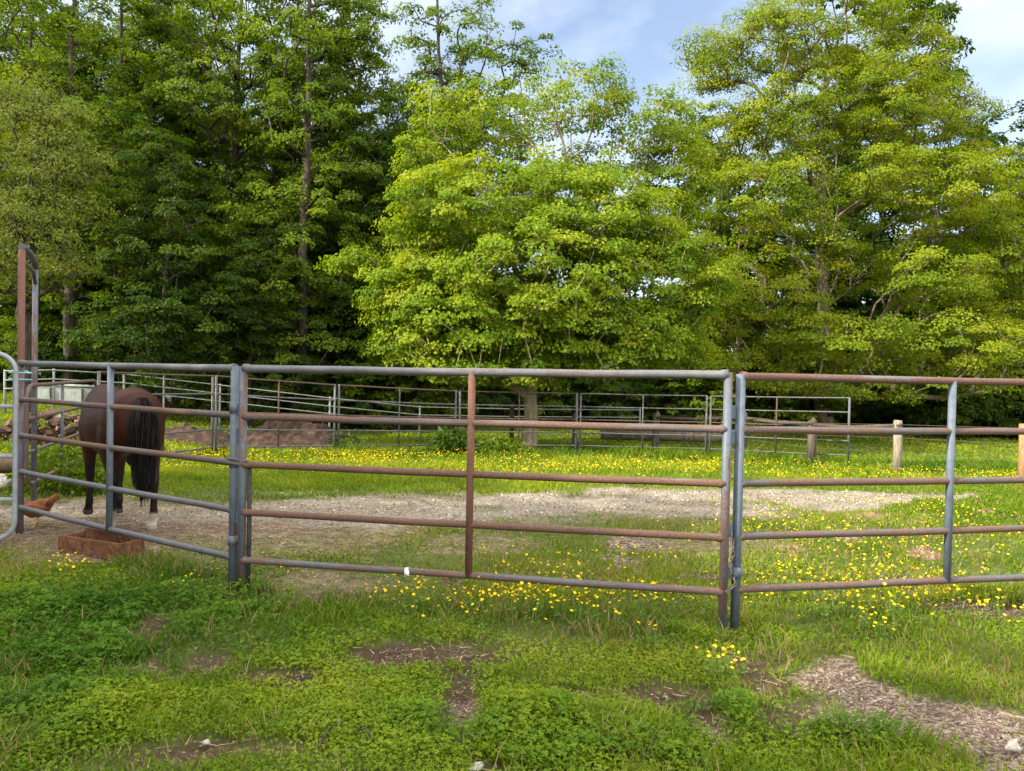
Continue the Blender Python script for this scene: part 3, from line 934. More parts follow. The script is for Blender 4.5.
# trees left of the camera (outside the photograph) that shade the front of the paddock
SH = 'large leafy tree standing beside the paddock outside the picture, shading the front'
SHADE = [(-13.7, 5.6, 1.0, .64, tree_a), (-14.6, 2.2, 2.4, .72, tree_a), (-12.4, 1.0, .2, .68, tree_a), (-12.6, -2.2, 3.1, .74, tree_a), (-10.8, -4.2, 4.3, .7, tree_a),
         (-9.4, -8.0, 5.5, .74, tree_a), (-15.5, -2, 1.7, .8, tree_a), (-12.2, -7.4, .9, .8, tree_a), (-7.2, -11.5, 2.8, .74, tree_a), (-16.5, 5.0, .3, .62, tree_a),
         (-11.5, 3.6, 2.7, .6, tree_c), (-10.6, -1.2, 5.1, .6, tree_c), (-8.8, -5.8, .8, .6, tree_c)]
for x, y, rz, s, src in SHADE:
    o = place(src, x, y, rz, s, SH, 'shade trees beside the paddock')
    o.scale = (s, s, s * .86)


# shrubs along the wood edge
def gen_shrub(seed, w, h, n, leaf, lpc, mat):
    lobes = [(0, 0, h * .45, w * .5, w * .45, h * .45, n, 1.0), (w * .28, 0, h * .35, w * .3, w * .3, h * .35, n // 2, 1.0), (-w * .25, .1, h * .38, w * .32, w * .3, h * .38, n // 2, 1.0)]
    return gen_tree(seed=seed, height=h * .8, trunk_r=.05, lobes=lobes, leaf=leaf, clump_r=.34, lpc=lpc, fork=.6, z_first=.03)


shr = []
for sd, w, h, mt in ((51, 3.6, 2.6, 'leaf_dark'), (52, 3.0, 3.4, 'leaf_wood'), (53, 4.2, 2.2, 'leaf_dark')):
    (TV, TF), (LV, LF, ti) = gen_shrub(sd, w, h, 46, .12, 90, mt)
    shr.append((mesh_np('stems', TV, TF, M['bark'], smooth=True), mesh_np('foliage', LV, LF, M[mt], ti)))
rs = np.random.default_rng(9)
hedge = [(x, 33.5 + 2.0 * math.sin(x * .5) - .1 * abs(x)) for x in np.arange(-25, 29, 1.75)] + [(x, 37.5) for x in np.arange(-24, 27, 2.6)] + \
        [(x, 28.5) for x in (-16.5, -14.2, -12.4, -10.2, -8.4, -6.4, -4.4)] + [(x, 29.6) for x in (17.5, 19.5, 21.5, 23.4)]
for i, (x, y) in enumerate(hedge):
    x += rs.normal() * .4; y += rs.normal() * .5
    st, fo = shr[int(rs.integers(0, 3))]
    root = empty('shrub', (x, y, float(gz(x, y)) - .05), rs.random() * 6.28, 'bushy dark green shrub in the row along the wood edge', 'shrub', 'shrubs along the wood edge')
    s = .8 + .55 * rs.random(); root.scale = (s, s, s * (1.0 + .35 * rs.random()))
    link('stems', st, root); link('foliage', fo, root)


def build_backwood():
    n = 130000
    x = (rng.random(n) * 2 - 1) * 62; y = 43 + 9 * rng.random(n) + .006 * x * x * 0
    top = np.where(x < -5, 11.5, np.where(x < 12, 6.5, 8.5)) + 4.5 * (vn(x, y * .3, .25, 61) - .5) + 3 * (vn(x, y * .3, .8, 62) - .5)
    z = gz(x, y) + top * rng.random(n) ** .8
    dens = vn(x + z * .7, z, .7, 63) > .28
    x, y, z = x[dens], y[dens], z[dens]; n = len(x)
    P = np.stack([x, y, z], 1)
    Nn = np.array([0, -.4, .6]) + rand_unit(n) * .8; Nn /= np.linalg.norm(Nn, axis=1, keepdims=True)
    T = np.cross(Nn, rand_unit(n)); T /= np.linalg.norm(T, axis=1, keepdims=True)
    L = .28 + .25 * rng.random(n)
    V, Fc = leaf_quads(P, Nn, T, L, L * .8)
    tag(link('far_wood', mesh_np('far_wood', V, Fc, M['leaf_dark'], np.clip(.4 + .5 * (vn(x, z, .5, 64) - .5) + .15 * rng.normal(size=n), 0, 1))),
        'dark mass of woodland closing the view behind the nearer trees', 'woodland', kind='stuff')


build_backwood()

# ------------------------------------------------------------------ pipe panels
def zrot(p, q): return math.atan2(q[1] - p[1], q[0] - p[0])


def panel(name, p, q, label, zs, mats, group, mids=(.5,), r=.024, rt_=None, ztop=None, foot=None, posts=(True, True), pr=.03, n=12, cat='fence panel'):
    """a run of pipe from p to q (x, y). zs: rail heights (left, right); parts in the empty's frame"""
    p = np.array(p, float); q = np.array(q, float)
    L = float(np.linalg.norm(q - p)); z0 = float(gz(*p))
    root = empty(name, (p[0], p[1], z0), zrot(p, q), label, cat, group)
    rr = np.random.default_rng(int(abs(p[0] * 131 + p[1] * 17)) + 3)
    for i, (za, zb_) in enumerate(zs):
        m = mats['rails'][i % len(mats['rails'])]
        rad = rt_ if (i == 0 and rt_) else r
        pts = []
        wr = .046 / L
        ts = [0, wr * .8, wr] + list(np.linspace(0, 1, 9)[1:-1]) + [1 - wr, 1 - wr * .8, 1]
        for t in ts:
            sag = -.005 * math.sin(t * math.pi) + .0015 * rr.normal() * (wr < t < 1 - wr)
            pts.append((L * t, .003 * rr.normal() * (wr < t < 1 - wr), za + (zb_ - za) * t - z0 + sag))
        rads = [rad * 1.22] * 2 + [rad] * (len(ts) - 4) + [rad * 1.22] * 2
        MB().tube(pts, rads, n).build('top_rail' if i == 0 else 'rail', M[m], root)
    for k, t in enumerate((0, 1)):
        if not posts[k]: continue
        g = float(gz(*(p + (q - p) * t))) - .03
        zt = zs[0][k] + .015
        MB().tube([(L * t, 0, g - z0), (L * t, 0, zt - z0)], pr, n).build('end_post', M[mats['ends'][k]], root)
    for t in mids:
        zt = zs[0][0] + (zs[0][1] - zs[0][0]) * t; zbm = zs[-1][0] + (zs[-1][1] - zs[-1][0]) * t
        MB().tube([(L * t, -.004, zbm - z0 - .02), (L * t, -.004, zt - z0 - .004)], r * 1.05, n).build('upright', M[mats['mid']], root)
    return root


A = (-4.63, 6.97); Bp = (-1.98, 5.29); Bq = (-1.90, 5.24); Cp = (1.338, 4.58); Cq = (1.425, 4.61); D = (4.78, 5.46)
def rails(ta, tb, ba, bb, n=5): return [(ta + (ba - ta) * i / (n - 1), tb + (bb - tb) * i / (n - 1)) for i in range(n)]
g1 = 'front pipe panels'
pl = panel('corral_panel', A, Bp, 'left front pipe panel with the horse behind it, ending at the rusty gate posts', rails(1.58, 1.573, .219, .217),
           dict(rails=['rail_grey', 'rail_mixed', 'rail_mixed', 'rail_grey', 'rail_grey'], ends=['post_mixed', 'post_blue'], mid='post_blue'), g1, rt_=.027, mids=(.49,), pr=.03)
pc = panel('corral_panel', Bq, Cp, 'middle front pipe panel with a rusty upright at its centre in front of the maple', rails(1.573, 1.592, .212, .243),
           dict(rails=['rail_grey', 'rail_mixed', 'rail_rust', 'rail_rust', 'rail_mixed'], ends=['post_mixed', 'post_mixed'], mid='post_rust'), g1, rt_=.027, mids=(.505,), pr=.027)
pr_ = panel('corral_panel', Cq, D, 'right front pipe panel with a blue grey upright in front of the gravel', rails(1.583, 1.587, .25, .206),
            dict(rails=['rail_rust', 'rail_mixed', 'rail_mixed', 'rail_mixed', 'rail_mixed'], ends=['post_blue', 'post_mixed'], mid='post_blue'), g1, rt_=.025, mids=(.462,), pr=.029)


def loc_pts(root, pts):
    mi = root.matrix_basis.inverted()
    return [tuple(mi @ Vector(p)) for p in pts]


# joins: sleeves, latch pins, chain and straps
for root, x, y, zs in ((pl, *Bp, (.34, .9, 1.29)), (pr_, *Cq, (.36,))):
    for z in zs:
        c = loc_pts(root, [(x, y, z)])[0]
        MB().tube([(c[0], c[1], c[2] - .035), (c[0], c[1], c[2] + .035)], .036, 12).build('hinge_sleeve', M['post_blue'], root)
for z in (.36, .62, 1.2, 1.36):
    MB().box(loc_pts(pr_, [(Cq[0] - .044, Cq[1], z)])[0], (.03, .022, .085), bevel=.005).build('latch_lug', M['post_blue'], pr_)
for z in (.5, 1.1, 1.28):
    MB().box(loc_pts(pl, [(Bp[0] + .045, Bp[1] - .02, z)])[0], (.04, .02, .09), bevel=.005).build('latch_lug', M['post_blue'], pl)
ch = [(Cq[0] - .05, Cq[1] - .035, .62), (Cq[0] - .035, Cq[1] - .05, .5), (Cq[0] - .055, Cq[1] - .05, .4), (Cq[0] - .02, Cq[1] - .055, .3), (Cq[0] - .075, Cq[1] - .05, .24), (Cq[0] - .09, Cq[1] - .03, .3)]
chain = empty('chain', (Cq[0], Cq[1], 0), 0, 'rusty chain and hook hanging between the two blue grey posts', 'chain')
for i in range(len(ch) - 1):
    a = Vector(ch[i]); b = Vector(ch[i + 1]); k = 3
    for j in range(k):
        c = a.lerp(b, (j + .5) / k) - Vector((Cq[0], Cq[1], 0)); dv = (b - a).normalized()
        s = Vector((1, 0, 0)) if (j + i) % 2 else Vector((0, 1, 0))
        ring = [c + dv * (.019 * math.cos(t)) + s * (.011 * math.sin(t)) for t in np.linspace(0, 2 * math.pi, 9)[:-1]]
        MB().tube(ring, .0036, 6, closed=True).build('chain_link', M['chain'], chain)
s0 = (Bq[0] + .043, Bq[1] + .01)
MB().tube(loc_pts(pc, [(s0[0], s0[1], -.02), (s0[0] + .006, s0[1], .45), (s0[0] + .003, s0[1], .89)]), .017, 8).build('rubber_sleeve', M['dark_strap'], pc)
mb = MB()
for z in (.9, .93):
    mb.tube(loc_pts(pc, [(Bp[0] - .045, Bp[1] - .03, z), (Bp[0] + .04, Bp[1] - .055, z - .005), (Bq[0] + .045, Bq[1] - .03, z - .012)]), .008, 6)
mb.build('tie_wire', M['chain'], pc)
tp = at(407, 571, 4.98)
ta_, tb_ = np.array(Bq), np.array(Cp)
tt = .51 * 0 + ((tp[0] - ta_[0]) / (tb_[0] - ta_[0]))
yy = ta_[1] + (tb_[1] - ta_[1]) * tt; zz = .212 + .031 * tt - .008 * math.sin(tt * math.pi)
MB().tube(loc_pts(pc, [(tp[0] - .016, yy, zz), (tp[0] + .016, yy, zz)]), .029, 12).build('tape_wrap', M['white_tape'], pc)


# galvanised gate, rounded corner
def rounded_gate(name, p, q, z0, z1, label, mat, midz, rad=.021, rc=.16, mids=(.5,), group=None, mid_mat=None):
    p = np.array(p, float); q = np.array(q, float); L = float(np.linalg.norm(q - p))
    root = empty(name, (p[0], p[1], 0), zrot(p, q), label, 'gate', group)
    pts = []
    for cx, cz, a0 in ((L - rc, z1 - rc, 0), (rc, z1 - rc, 90), (rc, z0 + rc, 180), (L - rc, z0 + rc, 270)):
        for a in np.linspace(a0, a0 + 90, 8): pts.append((cx + rc * math.cos(R(a)), 0, cz + rc * math.sin(R(a))))
    MB().tube(pts, rad, 12, closed=True).build('frame', M[mat], root)
    for z in midz: MB().tube([(.01, .002, z), (L / 2, .004, z), (L - .01, .002, z)], rad * .9, 10).build('rail', M[mat], root)
    for t in mids: MB().tube([(L * t, -.004, z0 + .005), (L * t, -.004, z1 - .005)], rad * .85, 10).build('upright', M[mid_mat or mat], root)
    return root


gq = (-4.36, 6.5); gp = (-7.3, 5.9)
gg = rounded_gate('farm_gate', gp, gq, .03, 1.66, 'pale galvanised tube gate with rounded corner entering at the left edge', 'galv', (.38, .76, 1.2), mids=(.33, .66))
mb = MB()
for z, dz in ((1.5, .01), (1.44, -.02)):
    mb.tube(loc_pts(gg, [(gq[0] - .04, gq[1] - .03, z), (gq[0] + .01, gq[1] + .2, z - .01), (A[0] + .045, A[1] - .02, z + dz), (A[0] - .02, A[1] + .045, z)]), .008, 6)
mb.build('tie_rope', M['teal_rope'], gg)

# tall rusty bow frame with a gateway between
f1 = (-4.70, 7.08); f2 = (-5.26, 8.15)
fr = empty('gate_frame', (f1[0], f1[1], 0), zrot(f1, f2), 'tall rusty bow frame of two posts and a header rising above the left panel', 'gate frame')
Lf = math.hypot(f2[0] - f1[0], f2[1] - f1[1])
MB().tube([(0, 0, -.05), (.005, 0, 1.3), (0, 0, 2.66)], .031, 12).build('post', M['post_rust'], fr)
MB().tube([(Lf, 0, -.05), (Lf - .005, 0, 1.3), (Lf, 0, 2.62)], .029, 12).build('post', M['post_mixed'], fr)
mb = MB(); mb.tube([(-.02, 0, 2.69), (.1, 0, 2.7), (Lf * .5, 0, 2.71), (Lf - .1, 0, 2.69), (Lf + .02, 0, 2.62)], .033, 10)
mb.build('header', M['rail_grey'], fr)
mb = MB(); mb.tube([(.02, 0, 2.5), (.2, .01, 2.57), (Lf - .2, 0, 2.57), (Lf - .02, 0, 2.46)], .02, 8)
mb.build('cross_bar', M['rail_grey'], fr)

sg1 = (-5.15, 7.85); sg2 = (-6.35, 11.3)
rounded_gate('side_gate', sg1, sg2, .27, 1.34, 'rusty tube gate with bent corners running back beside the horse', 'rail_mixed', (.62, .98), rad=.022, rc=.2, mids=(.42,), mid_mat='post_blue')

# far round-pen panels
zs = []
pts_px = [((97, 372), 11.4, 455), ((214, 376), 15.2, 449), ((337, 385), 17.0, 451), ((458, 391), 18.3, 451), ((579, 393.5), 18.9, 451), ((709, 396), 18.5, 456), ((852, 398), 16.8, 463)]
FP = []
for (px, py), Y, _ in pts_px:
    p = at(px, py, Y); FP.append(p)
lab = ['far pipe panel running back from the horse to the first post pair', 'far pipe panel in front of the left end of the soil heap', 'far pipe panel between the soil heap and the dark dock plants',
       'far pipe panel crossing the maple trunk', 'far pipe panel just right of the maple trunk', 'far pipe panel ending the row near the pale wooden post']
for i in range(6):
    a, b = FP[i], FP[i + 1]
    d = (b - a)[:2]; d /= np.linalg.norm(d)
    pa = a[:2] + d * .05; pb = b[:2] - d * .05
    za, zb_ = a[2], b[2]
    ba = float(gz(*pa)) + .24; bb = float(gz(*pb)) + .24
    panel('pen_panel', pa, pb, lab[i], rails(za, zb_, ba, bb), dict(rails=['far_rust' if i < 4 else 'far_pipe', 'far_pipe', 'far_rust', 'far_pipe', 'far_pipe'], ends=['far_pipe', 'far_pipe'], mid='far_rust' if i % 2 else 'far_pipe'),
          'far pen panels', r=.0165, pr=.026 if i != 3 else .034, n=8)

# white pipe fence beyond
wf = empty('white_rail_fence', (0, 0, 0), 0, 'thin white pipe rail fence running behind the far pen panels', 'fence')
wp = [at(5, 371, 21.0), at(54, 370, 21.4), at(124, 374, 22.0), at(220, 385, 22.8), at(330, 398, 23.6), at(420, 407, 24.4), at(512, 409, 25.2), at(640, 410, 26.5)]
for i, p in enumerate(wp):
    MB().tube([(p[0], p[1], float(gz(p[0], p[1])) - .05), (p[0], p[1], p[2] + .04)], .035, 8).build('post', M['white_paint'], wf)
for dz in (0, -.26, -.5):
    MB().tube([(p[0], p[1] - .05, p[2] + dz) for p in wp], .017, 8).build('rail', M['white_paint'], wf)

# low pale board wall behind the horse
b1 = at(18, 385, 25.5); b2 = at(175, 391, 26)
bw = empty('board_barrier', (b1[0], b1[1], float(gz(b1[0], b1[1]))), zrot(b1, b2), 'long low pale grey board barrier behind the horse and the wood pile', 'barrier')
Lb = math.hypot(b2[0] - b1[0], b2[1] - b1[1]); zt = b1[2] - float(gz(b1[0], b1[1])); zt2 = b2[2] - float(gz(b1[0], b1[1]))
mb = MB(); nb = 5
for k in range(nb):
    t = (k + .5) / nb
    ztk = zt + (zt2 - zt) * t
    mb.box((Lb * t, 0, ztk / 2 - .15), (Lb / nb - .02, .05, ztk + .25), bevel=.008)
mb.build('board', M['board'], bw)
MB().tube([(0, -.01, zt + .05), (Lb, -.01, zt2 + .05)], .05, 8).build('cap_rail', M['white_paint'], bw)
for k in range(6):
    MB().box((Lb * k / 5, -.07, (zt + (zt2 - zt) * k / 5) / 2 - .1), (.1, .08, zt + (zt2 - zt) * k / 5 + .15), bevel=.01).build('post', M['board'], bw)

# old wooden post fence on the right
wfz = empty('post_and_rail_fence', (0, 0, 0), 0, 'old wooden post and rail fence with wires sagging between weathered posts right of the maple', 'fence')
PP = [(512, 402, 22.5, .07, 'old_wood', None), (575, 413, 21.5, .07, 'old_wood', None), (656, 413, 20, .1, 'old_wood', None), (743, 413, 18.6, .1, 'old_wood', None), (812, 420, 17, .1, 'old_wood', None), (898, 420.5, 15, .085, 'pale_wood', 'pale straight round post'), (1025, 424, 12.6, .09, 'tan_wood', 'tan sunlit post at the right edge')]
tops = []
for px, py, Y, r, m, lb in PP:
    p = at(px, py, Y); g = float(gz(p[0], p[1]))
    o = MB().tube([(p[0], p[1], g - .1), (p[0] + .01, p[1], (g + p[2]) / 2), (p[0] + .02 * (r > .09), p[1], p[2] - .01), (p[0], p[1], p[2])], [r * 1.05, r, r * .97, r * .8], 12)
    o = o.build('post', M[m], wfz); ruggedize(o.data, .008, 6, 2)
    if lb: o['label'] = lb
    tops.append(p)
for i in range(2, 5):
    a, b = tops[i].copy(), tops[i + 1].copy(); a[1] -= .12; b[1] -= .12
    da = [.0, -.05, .1][0]
    rail = MB().tube([(a[0], a[1], a[2] - .12), ((a[0] + b[0]) / 2, (a[1] + b[1]) / 2, (a[2] + b[2]) / 2 - .15), (b[0], b[1], b[2] - .08)], [.04, .045, .035], 8)
    o = rail.build('rail', M['old_wood'], wfz); ruggedize(o.data, .02, 3, 4)
for dz in (.08, .35, .65):
    MB().tube([(p[0], p[1] + .1, p[2] - dz - .01 * (i % 2)) for i, p in enumerate(tops)], .0035, 5).build('wire', M['chain'], wfz)

# fallen grey trunk lying on the grass beyond the far panels
la = at(600, 419, 24.5); lb_ = at(735, 418, 23.5)
o = MB().tube([(la[0], la[1], float(gz(la[0], la[1])) + .2), ((la[0] + lb_[0]) / 2, 24, float(gz(2, 24)) + .24), (lb_[0], lb_[1], float(gz(lb_[0], lb_[1])) + .3)], [.14, .17, .2], 12).build('fallen_log', M['bark_mid'])
ruggedize(o.data, .05, 2, 4); tag(o, 'grey fallen log lying on the grass under the tree shade right of the maple', 'log')


# ------------------------------------------------------------------ heaps
def heap(name, c, rx, ry, h, mat, label, cat, seed, rz=0.0, n=90):
    g = np.linspace(-1, 1, n); X, Y = np.meshgrid(g, g)
    r = np.sqrt(X ** 2 + Y ** 2) + .3 * (fbm(X, Y, 1.6, seed) - .5)
    z = h * np.clip(1 - r, 0, 1) ** .75 * (.7 + .6 * fbm(X, Y, 3, seed + 2)) + h * .55 * (fbm(X, Y, 7, seed + 4) - .5) * np.clip(1.15 - r, 0, 1) + h * .35 * (fbm(X, Y, 17, seed + 6) - .5) * np.clip(1.1 - r, 0, 1)
    V = np.stack([X.ravel() * rx, Y.ravel() * ry, z.ravel() - .04 * (r.ravel() > 1)], 1)
    V[:, 2] += gz(c[0] + V[:, 0] * math.cos(rz) - V[:, 1] * math.sin(rz), c[1] + V[:, 0] * math.sin(rz) + V[:, 1] * math.cos(rz)) - float(gz(c[0], c[1])) - .012
    i = np.arange(n * n).reshape(n, n)
    Fc = np.stack([i[:-1, :-1].ravel(), i[:-1, 1:].ravel(), i[1:, 1:].ravel(), i[1:, :-1].ravel()], 1)
    keep = (r.ravel()[Fc] < 1.03).any(1)
    o = link(name, mesh_np(name, V, Fc[keep], M[mat], smooth=True))
    o.location = (c[0], c[1], float(gz(c[0], c[1]))); o.rotation_euler = (0, 0, rz)
    tag(o, label, cat)
    return o


hc = at(278, 436, 19.6)
heap('soil_heap', (hc[0] + .35, 19.7), 2.0, 1.0, .85, 'soil', 'dark brown heap of soil behind the far pipe panels', 'heap', 3)
hc2 = at(195, 432, 19.2)
heap('soil_heap', (hc2[0], 19.3), 1.7, .9, .42, 'soil', 'low spread of lighter brown soil left of the dark heap', 'heap', 8)
p = gnd(872, 518); heap('manure_pile', p, .34, .2, .07, 'manure', 'crumbly brown manure on the gravel edge inside the pen', 'manure', 13)
p = gnd(925, 556); heap('manure_pile', p, .17, .13, .11, 'manure', 'small round manure clump among buttercups below the right panel', 'manure', 14)
p = gnd(790, 548); heap('manure_pile', p, .2, .12, .05, 'manure', 'flat dry manure patch right of the blue grey post pair', 'manure', 15)
p = gnd(985, 513); heap('manure_pile', p, .2, .12, .06, 'manure', 'flat manure patch right of the blue grey upright', 'manure', 16)
p = gnd(850, 540); heap('manure_pile', p, .22, .12, .05, 'manure', 'broken manure patch between the gravel and the round clump', 'manure', 17)
for i, c in enumerate(((872, 517), (858, 520))): pass


def clod(seed, r, mat):
    bm = bmesh.new(); bmesh.ops.create_icosphere(bm, subdivisions=3, radius=r)
    for f in bm.faces: f.smooth = True
    me = bpy.data.meshes.new('stone'); bm.to_mesh(me); bm.free(); me.materials.append(M[mat])
    ruggedize(me, r * .55, 1.1 / r * .9, seed)
    return me


st = link('stone', clod(3, .03, 'rock')); p = gnd(1013, 749); st.location = (p[0], p[1], p[2] + .022); st.rotation_euler = (.3, .2, 1)
tag(st, 'white fist sized stone on the brown gravel near the bottom right corner', 'stone')
for px, py, r, lb in ((618, 758 - 20, .022, 'small grey white stone in the bare soil patch left of the gravel'), (700, 742, .02, 'little pale stone at the lower tip of the dark soil patch'),
                      (205, 744, .016, 'little pale stone in the dark soil at lower left'), (476, 768, .02, 'pale stone at the bottom edge in the middle')):
    o = link('stone', clod(int(px), r, 'rock')); p = gnd(px, py); o.location = (p[0], p[1], p[2] + r * .3); o.scale = (1.2, 1, .7); tag(o, lb, 'stone')
# sticks
def stick(pxs, r, label, z=.03):
    P = [gnd(a, b) for a, b in pxs]
    o = MB().tube([(q[0], q[1], q[2] + z + .02 * (i % 2)) for i, q in enumerate(P)], [r * (1 - .5 * i / len(P)) for i in range(len(P))], 6).build('twig', M['old_wood'])
    tag(o, label, 'twig')
stick([(318, 754), (328, 740), (333, 733), (345, 731)], .0062, 'bent dry twig in the grass at the bottom left of centre')
stick([(356, 737), (366, 740), (374, 748)], .005, 'short curved dry twig beside the longer bent one')
stick([(832, 741), (850, 743), (868, 752)], .0035, 'thin pale stalk on the green below the gravel patch')

# ------------------------------------------------------------------ wood pile behind the horse
def log_mesh(seed, L, r):
    rr = np.random.default_rng(seed)
    mb = MB(); n = 8
    ang = [rr.random() * .5 + k * 2 * math.pi / 5 for k in range(5)]
    prof = [(math.cos(a) * r * (.7 + .5 * rr.random()), math.sin(a) * r * (.7 + .5 * rr.random())) for a in ang]
    rings = []
    for t in (-.5, -.17, .17, .5):
        s = 1 + .12 * rr.normal()
        rings.append([mb.bm.verts.new((t * L, y * s + .006 * rr.normal(), z * s + .006 * rr.normal())) for y, z in prof])
    for i in range(3):
        for k in range(5): mb.bm.faces.new((rings[i][k], rings[i][(k + 1) % 5], rings[i + 1][(k + 1) % 5], rings[i + 1][k]))
    mb.bm.faces.new(rings[0]); mb.bm.faces.new(rings[-1])
    return mb.mesh('firewood_log', [M['fire'][seed % 3]])


M['fire'] = [speck_mat('split log tan', (.06, .032, .02), (.125, .072, .046), 14), speck_mat('split log pale', (.09, .055, .035), (.18, .12, .082), 14), speck_mat('split log dark', (.03, .017, .012), (.07, .04, .027), 14)]
logs = [log_mesh(s, .24 + .08 * (s % 3), .075 + .015 * (s % 2)) for s in range(6)]
wc = at(66, 437, 15.8)
rw = np.random.default_rng(4)
for row in range(6):
    for k in range(20 - row * 2):
        for dpt in range(2 if row < 2 else 1):
            x = wc[0] - 1.75 + row * .2 + k * .185 + rw.normal() * .05
            y = 15.9 + dpt * .4 + rw.normal() * .09
            o = link('firewood_log', logs[int(rw.integers(0, 6))])
            o.location = (x, y, float(gz(x, y)) + .06 + row * .12 + rw.normal() * .02)
            o.rotation_euler = (rw.random() * 6, rw.normal() * .25, 1.57 + rw.normal() * .55)
            tag(o, 'split brown log tumbled in the wood pile behind the horse', 'log', 'logs in the wood pile')

# wooden feed box on the bare soil in front of the left panel
ba = gnd(90, 557)
ctr = (ba[0] + .02, ba[1] + .13)
bz = float(gz(*ctr))
bxr = empty('wooden_box', (ctr[0], ctr[1], bz), R(-22), 'long low rusty brown timber box on the bare soil below the left panel', 'box')
Lx, Wy, Hz, th = .68, .24, .14, .022
MB().box((0, -Wy / 2, Hz / 2), (Lx, th, Hz), bevel=.004).build('long_side', M['crate_wood'], bxr)
MB().box((0, Wy / 2, Hz / 2 + .008), (Lx, th, Hz + .012), bevel=.004).build('long_side', M['crate_wood'], bxr)
for s in (-1, 1): MB().box((s * (Lx / 2 - th / 2 - .004), 0, Hz / 2 - .004), (th, Wy - th - .002, Hz - .006), bevel=.004).build('end_board', M['crate_wood'], bxr)
MB().box((0, 0, .014), (Lx - 2 * th - .012, Wy - th - .004, .018)).build('bottom_board', M['crate_wood'], bxr)
for i, (dx, dy, r) in enumerate(((.45, -.02, .02), (.62, .06, .03))): pass


# ------------------------------------------------------------------ leafy plants
def plant(name, c, label, group, h, w, nleaf, Ls, mat, seed):
    rr = np.random.default_rng(seed)
    n = nleaf
    a = rr.random(n) * 6.28; t = rr.random(n)
    rad = w * (.15 + .85 * rr.random(n) ** .7)
    z = h * (.12 + .88 * t) * (1 - .35 * (rad / w) ** 2)
    P = np.stack([np.cos(a) * rad * .8, np.sin(a) * rad * .8, z], 1)
    Nn = np.stack([np.cos(a) * .45, np.sin(a) * .45, np.full(n, .8)], 1) + .4 * rr.normal(size=(n, 3)); Nn /= np.linalg.norm(Nn, axis=1, keepdims=True)
    T = np.stack([np.cos(a), np.sin(a), .25 - .7 * rr.random(n)], 1) + .3 * rr.normal(size=(n, 3)); T -= Nn * np.sum(T * Nn, 1, keepdims=True); T /= np.linalg.norm(T, axis=1, keepdims=True)
    L = Ls * (.55 + .7 * rr.random(n))
    V, Fc = leaf_quads(P, Nn, T, L, L * .5)
    root = empty(name, (c[0], c[1], float(gz(c[0], c[1]))), 0, label, 'plant', group)
    link('foliage', mesh_np('foliage', V, Fc, M[mat], np.clip(.5 + .3 * rr.normal(size=n), 0, 1)), root)
    mb = MB()
    for k in range(7):
        an = k * .9; e = (math.cos(an) * w * .6, math.sin(an) * w * .6, h * (.6 + .3 * rr.random()))
        mb.tube([(e[0] * .1, e[1] * .1, -.02), (e[0] * .5, e[1] * .5, e[2] * .6), e], [.007, .006, .003], 5)
    mb.build('stems', M['leaf_dark_stem'], root)
    return root


M['leaf_dark_stem'] = speck_mat('green stem', (.05, .09, .02), (.1, .14, .04), 20)
p = at(452, 447, 17.6); plant('dock_plant', p, 'dark broad leaved dock plant left of the maple trunk by the far panels', None, .72, .5, 260, .22, 'leaf_dark', 1)
p = at(500, 449, 18.0); plant('dock_plant', p, 'smaller leafy dock plant touching the foot of the maple', None, .5, .6, 240, .18, 'leaf_wood', 2)
p = at(345, 441, 17.6); plant('dock_plant', p, 'dark leafy clump at the right end of the soil heap', None, .55, .35, 160, .18, 'leaf_dark', 3)
nl = 'leafy green nettle clump behind the left panel beside the horse'
for i, (px, Y, h, w) in enumerate(((62, 9.3, .62, .42), (80, 10.2, .6, .4), (48, 10.2, .55, .4), (90, 9.4, .36, .32), (36, 9.6, .36, .35), (70, 11.2, .6, .5))):
    p = at(px, 480, Y); plant('nettle', p, nl, 'nettle clumps beside the horse', h, w, 420, .085, 'leaf_wood', 10 + i)

# pale boulders and a log beyond the galvanised gate
p = at(3, 476, 9.6); o = link('stone', clod(44, .17, 'rock')); o.location = (p[0], p[1], float(gz(p[0], p[1])) + .07); o.scale = (1.3, 1, .8)
tag(o, 'large pale stone seen through the galvanised gate', 'stone')
p = at(4, 462, 10.4); o = MB().tube([(-.6, 0, 0), (0, .02, .01), (.6, 0, 0)], [.13, .14, .12], 12).build('fallen_log', M['fire'][1]); o.location = (p[0] - .1, p[1], float(gz(p[0], p[1])) + .28); ruggedize(o.data, .03, 4, 3)
tag(o, 'short pale brown log behind the galvanised gate at the left edge', 'log')


# ------------------------------------------------------------------ horse
def remeshed(mb, name, voxel, smooth_it, mat):
    me = mb.mesh(name + '_raw', mat)
    o = link(name, me)
    md = o.modifiers.new('r', 'REMESH'); md.mode = 'VOXEL'; md.voxel_size = voxel; md.use_smooth_shade = True
    sm = o.modifiers.new('s', 'SMOOTH'); sm.factor = .5; sm.iterations = smooth_it
    dg = bpy.context.evaluated_depsgraph_get()
    new = bpy.data.meshes.new_from_object(o.evaluated_get(dg))
    o.modifiers.clear(); o.data = new; bpy.data.meshes.remove(me)
    new.name = name
    return o


def limb(mb, pts, n=14):
    """pts: (x, y, z, rx(fore-aft), ry(side))"""
    secs = []
    for i, (x, y, z, rx, ry) in enumerate(pts):
        a = Vector(pts[max(0, i - 1)][:3]); b = Vector(pts[min(len(pts) - 1, i + 1)][:3])
        t = (b - a).normalized(); s = Vector((0, 1, 0)); f = s.cross(t).normalized()
        secs.append(((x, y, z), f, s, rx, ry))
    mb.loft(secs, n)


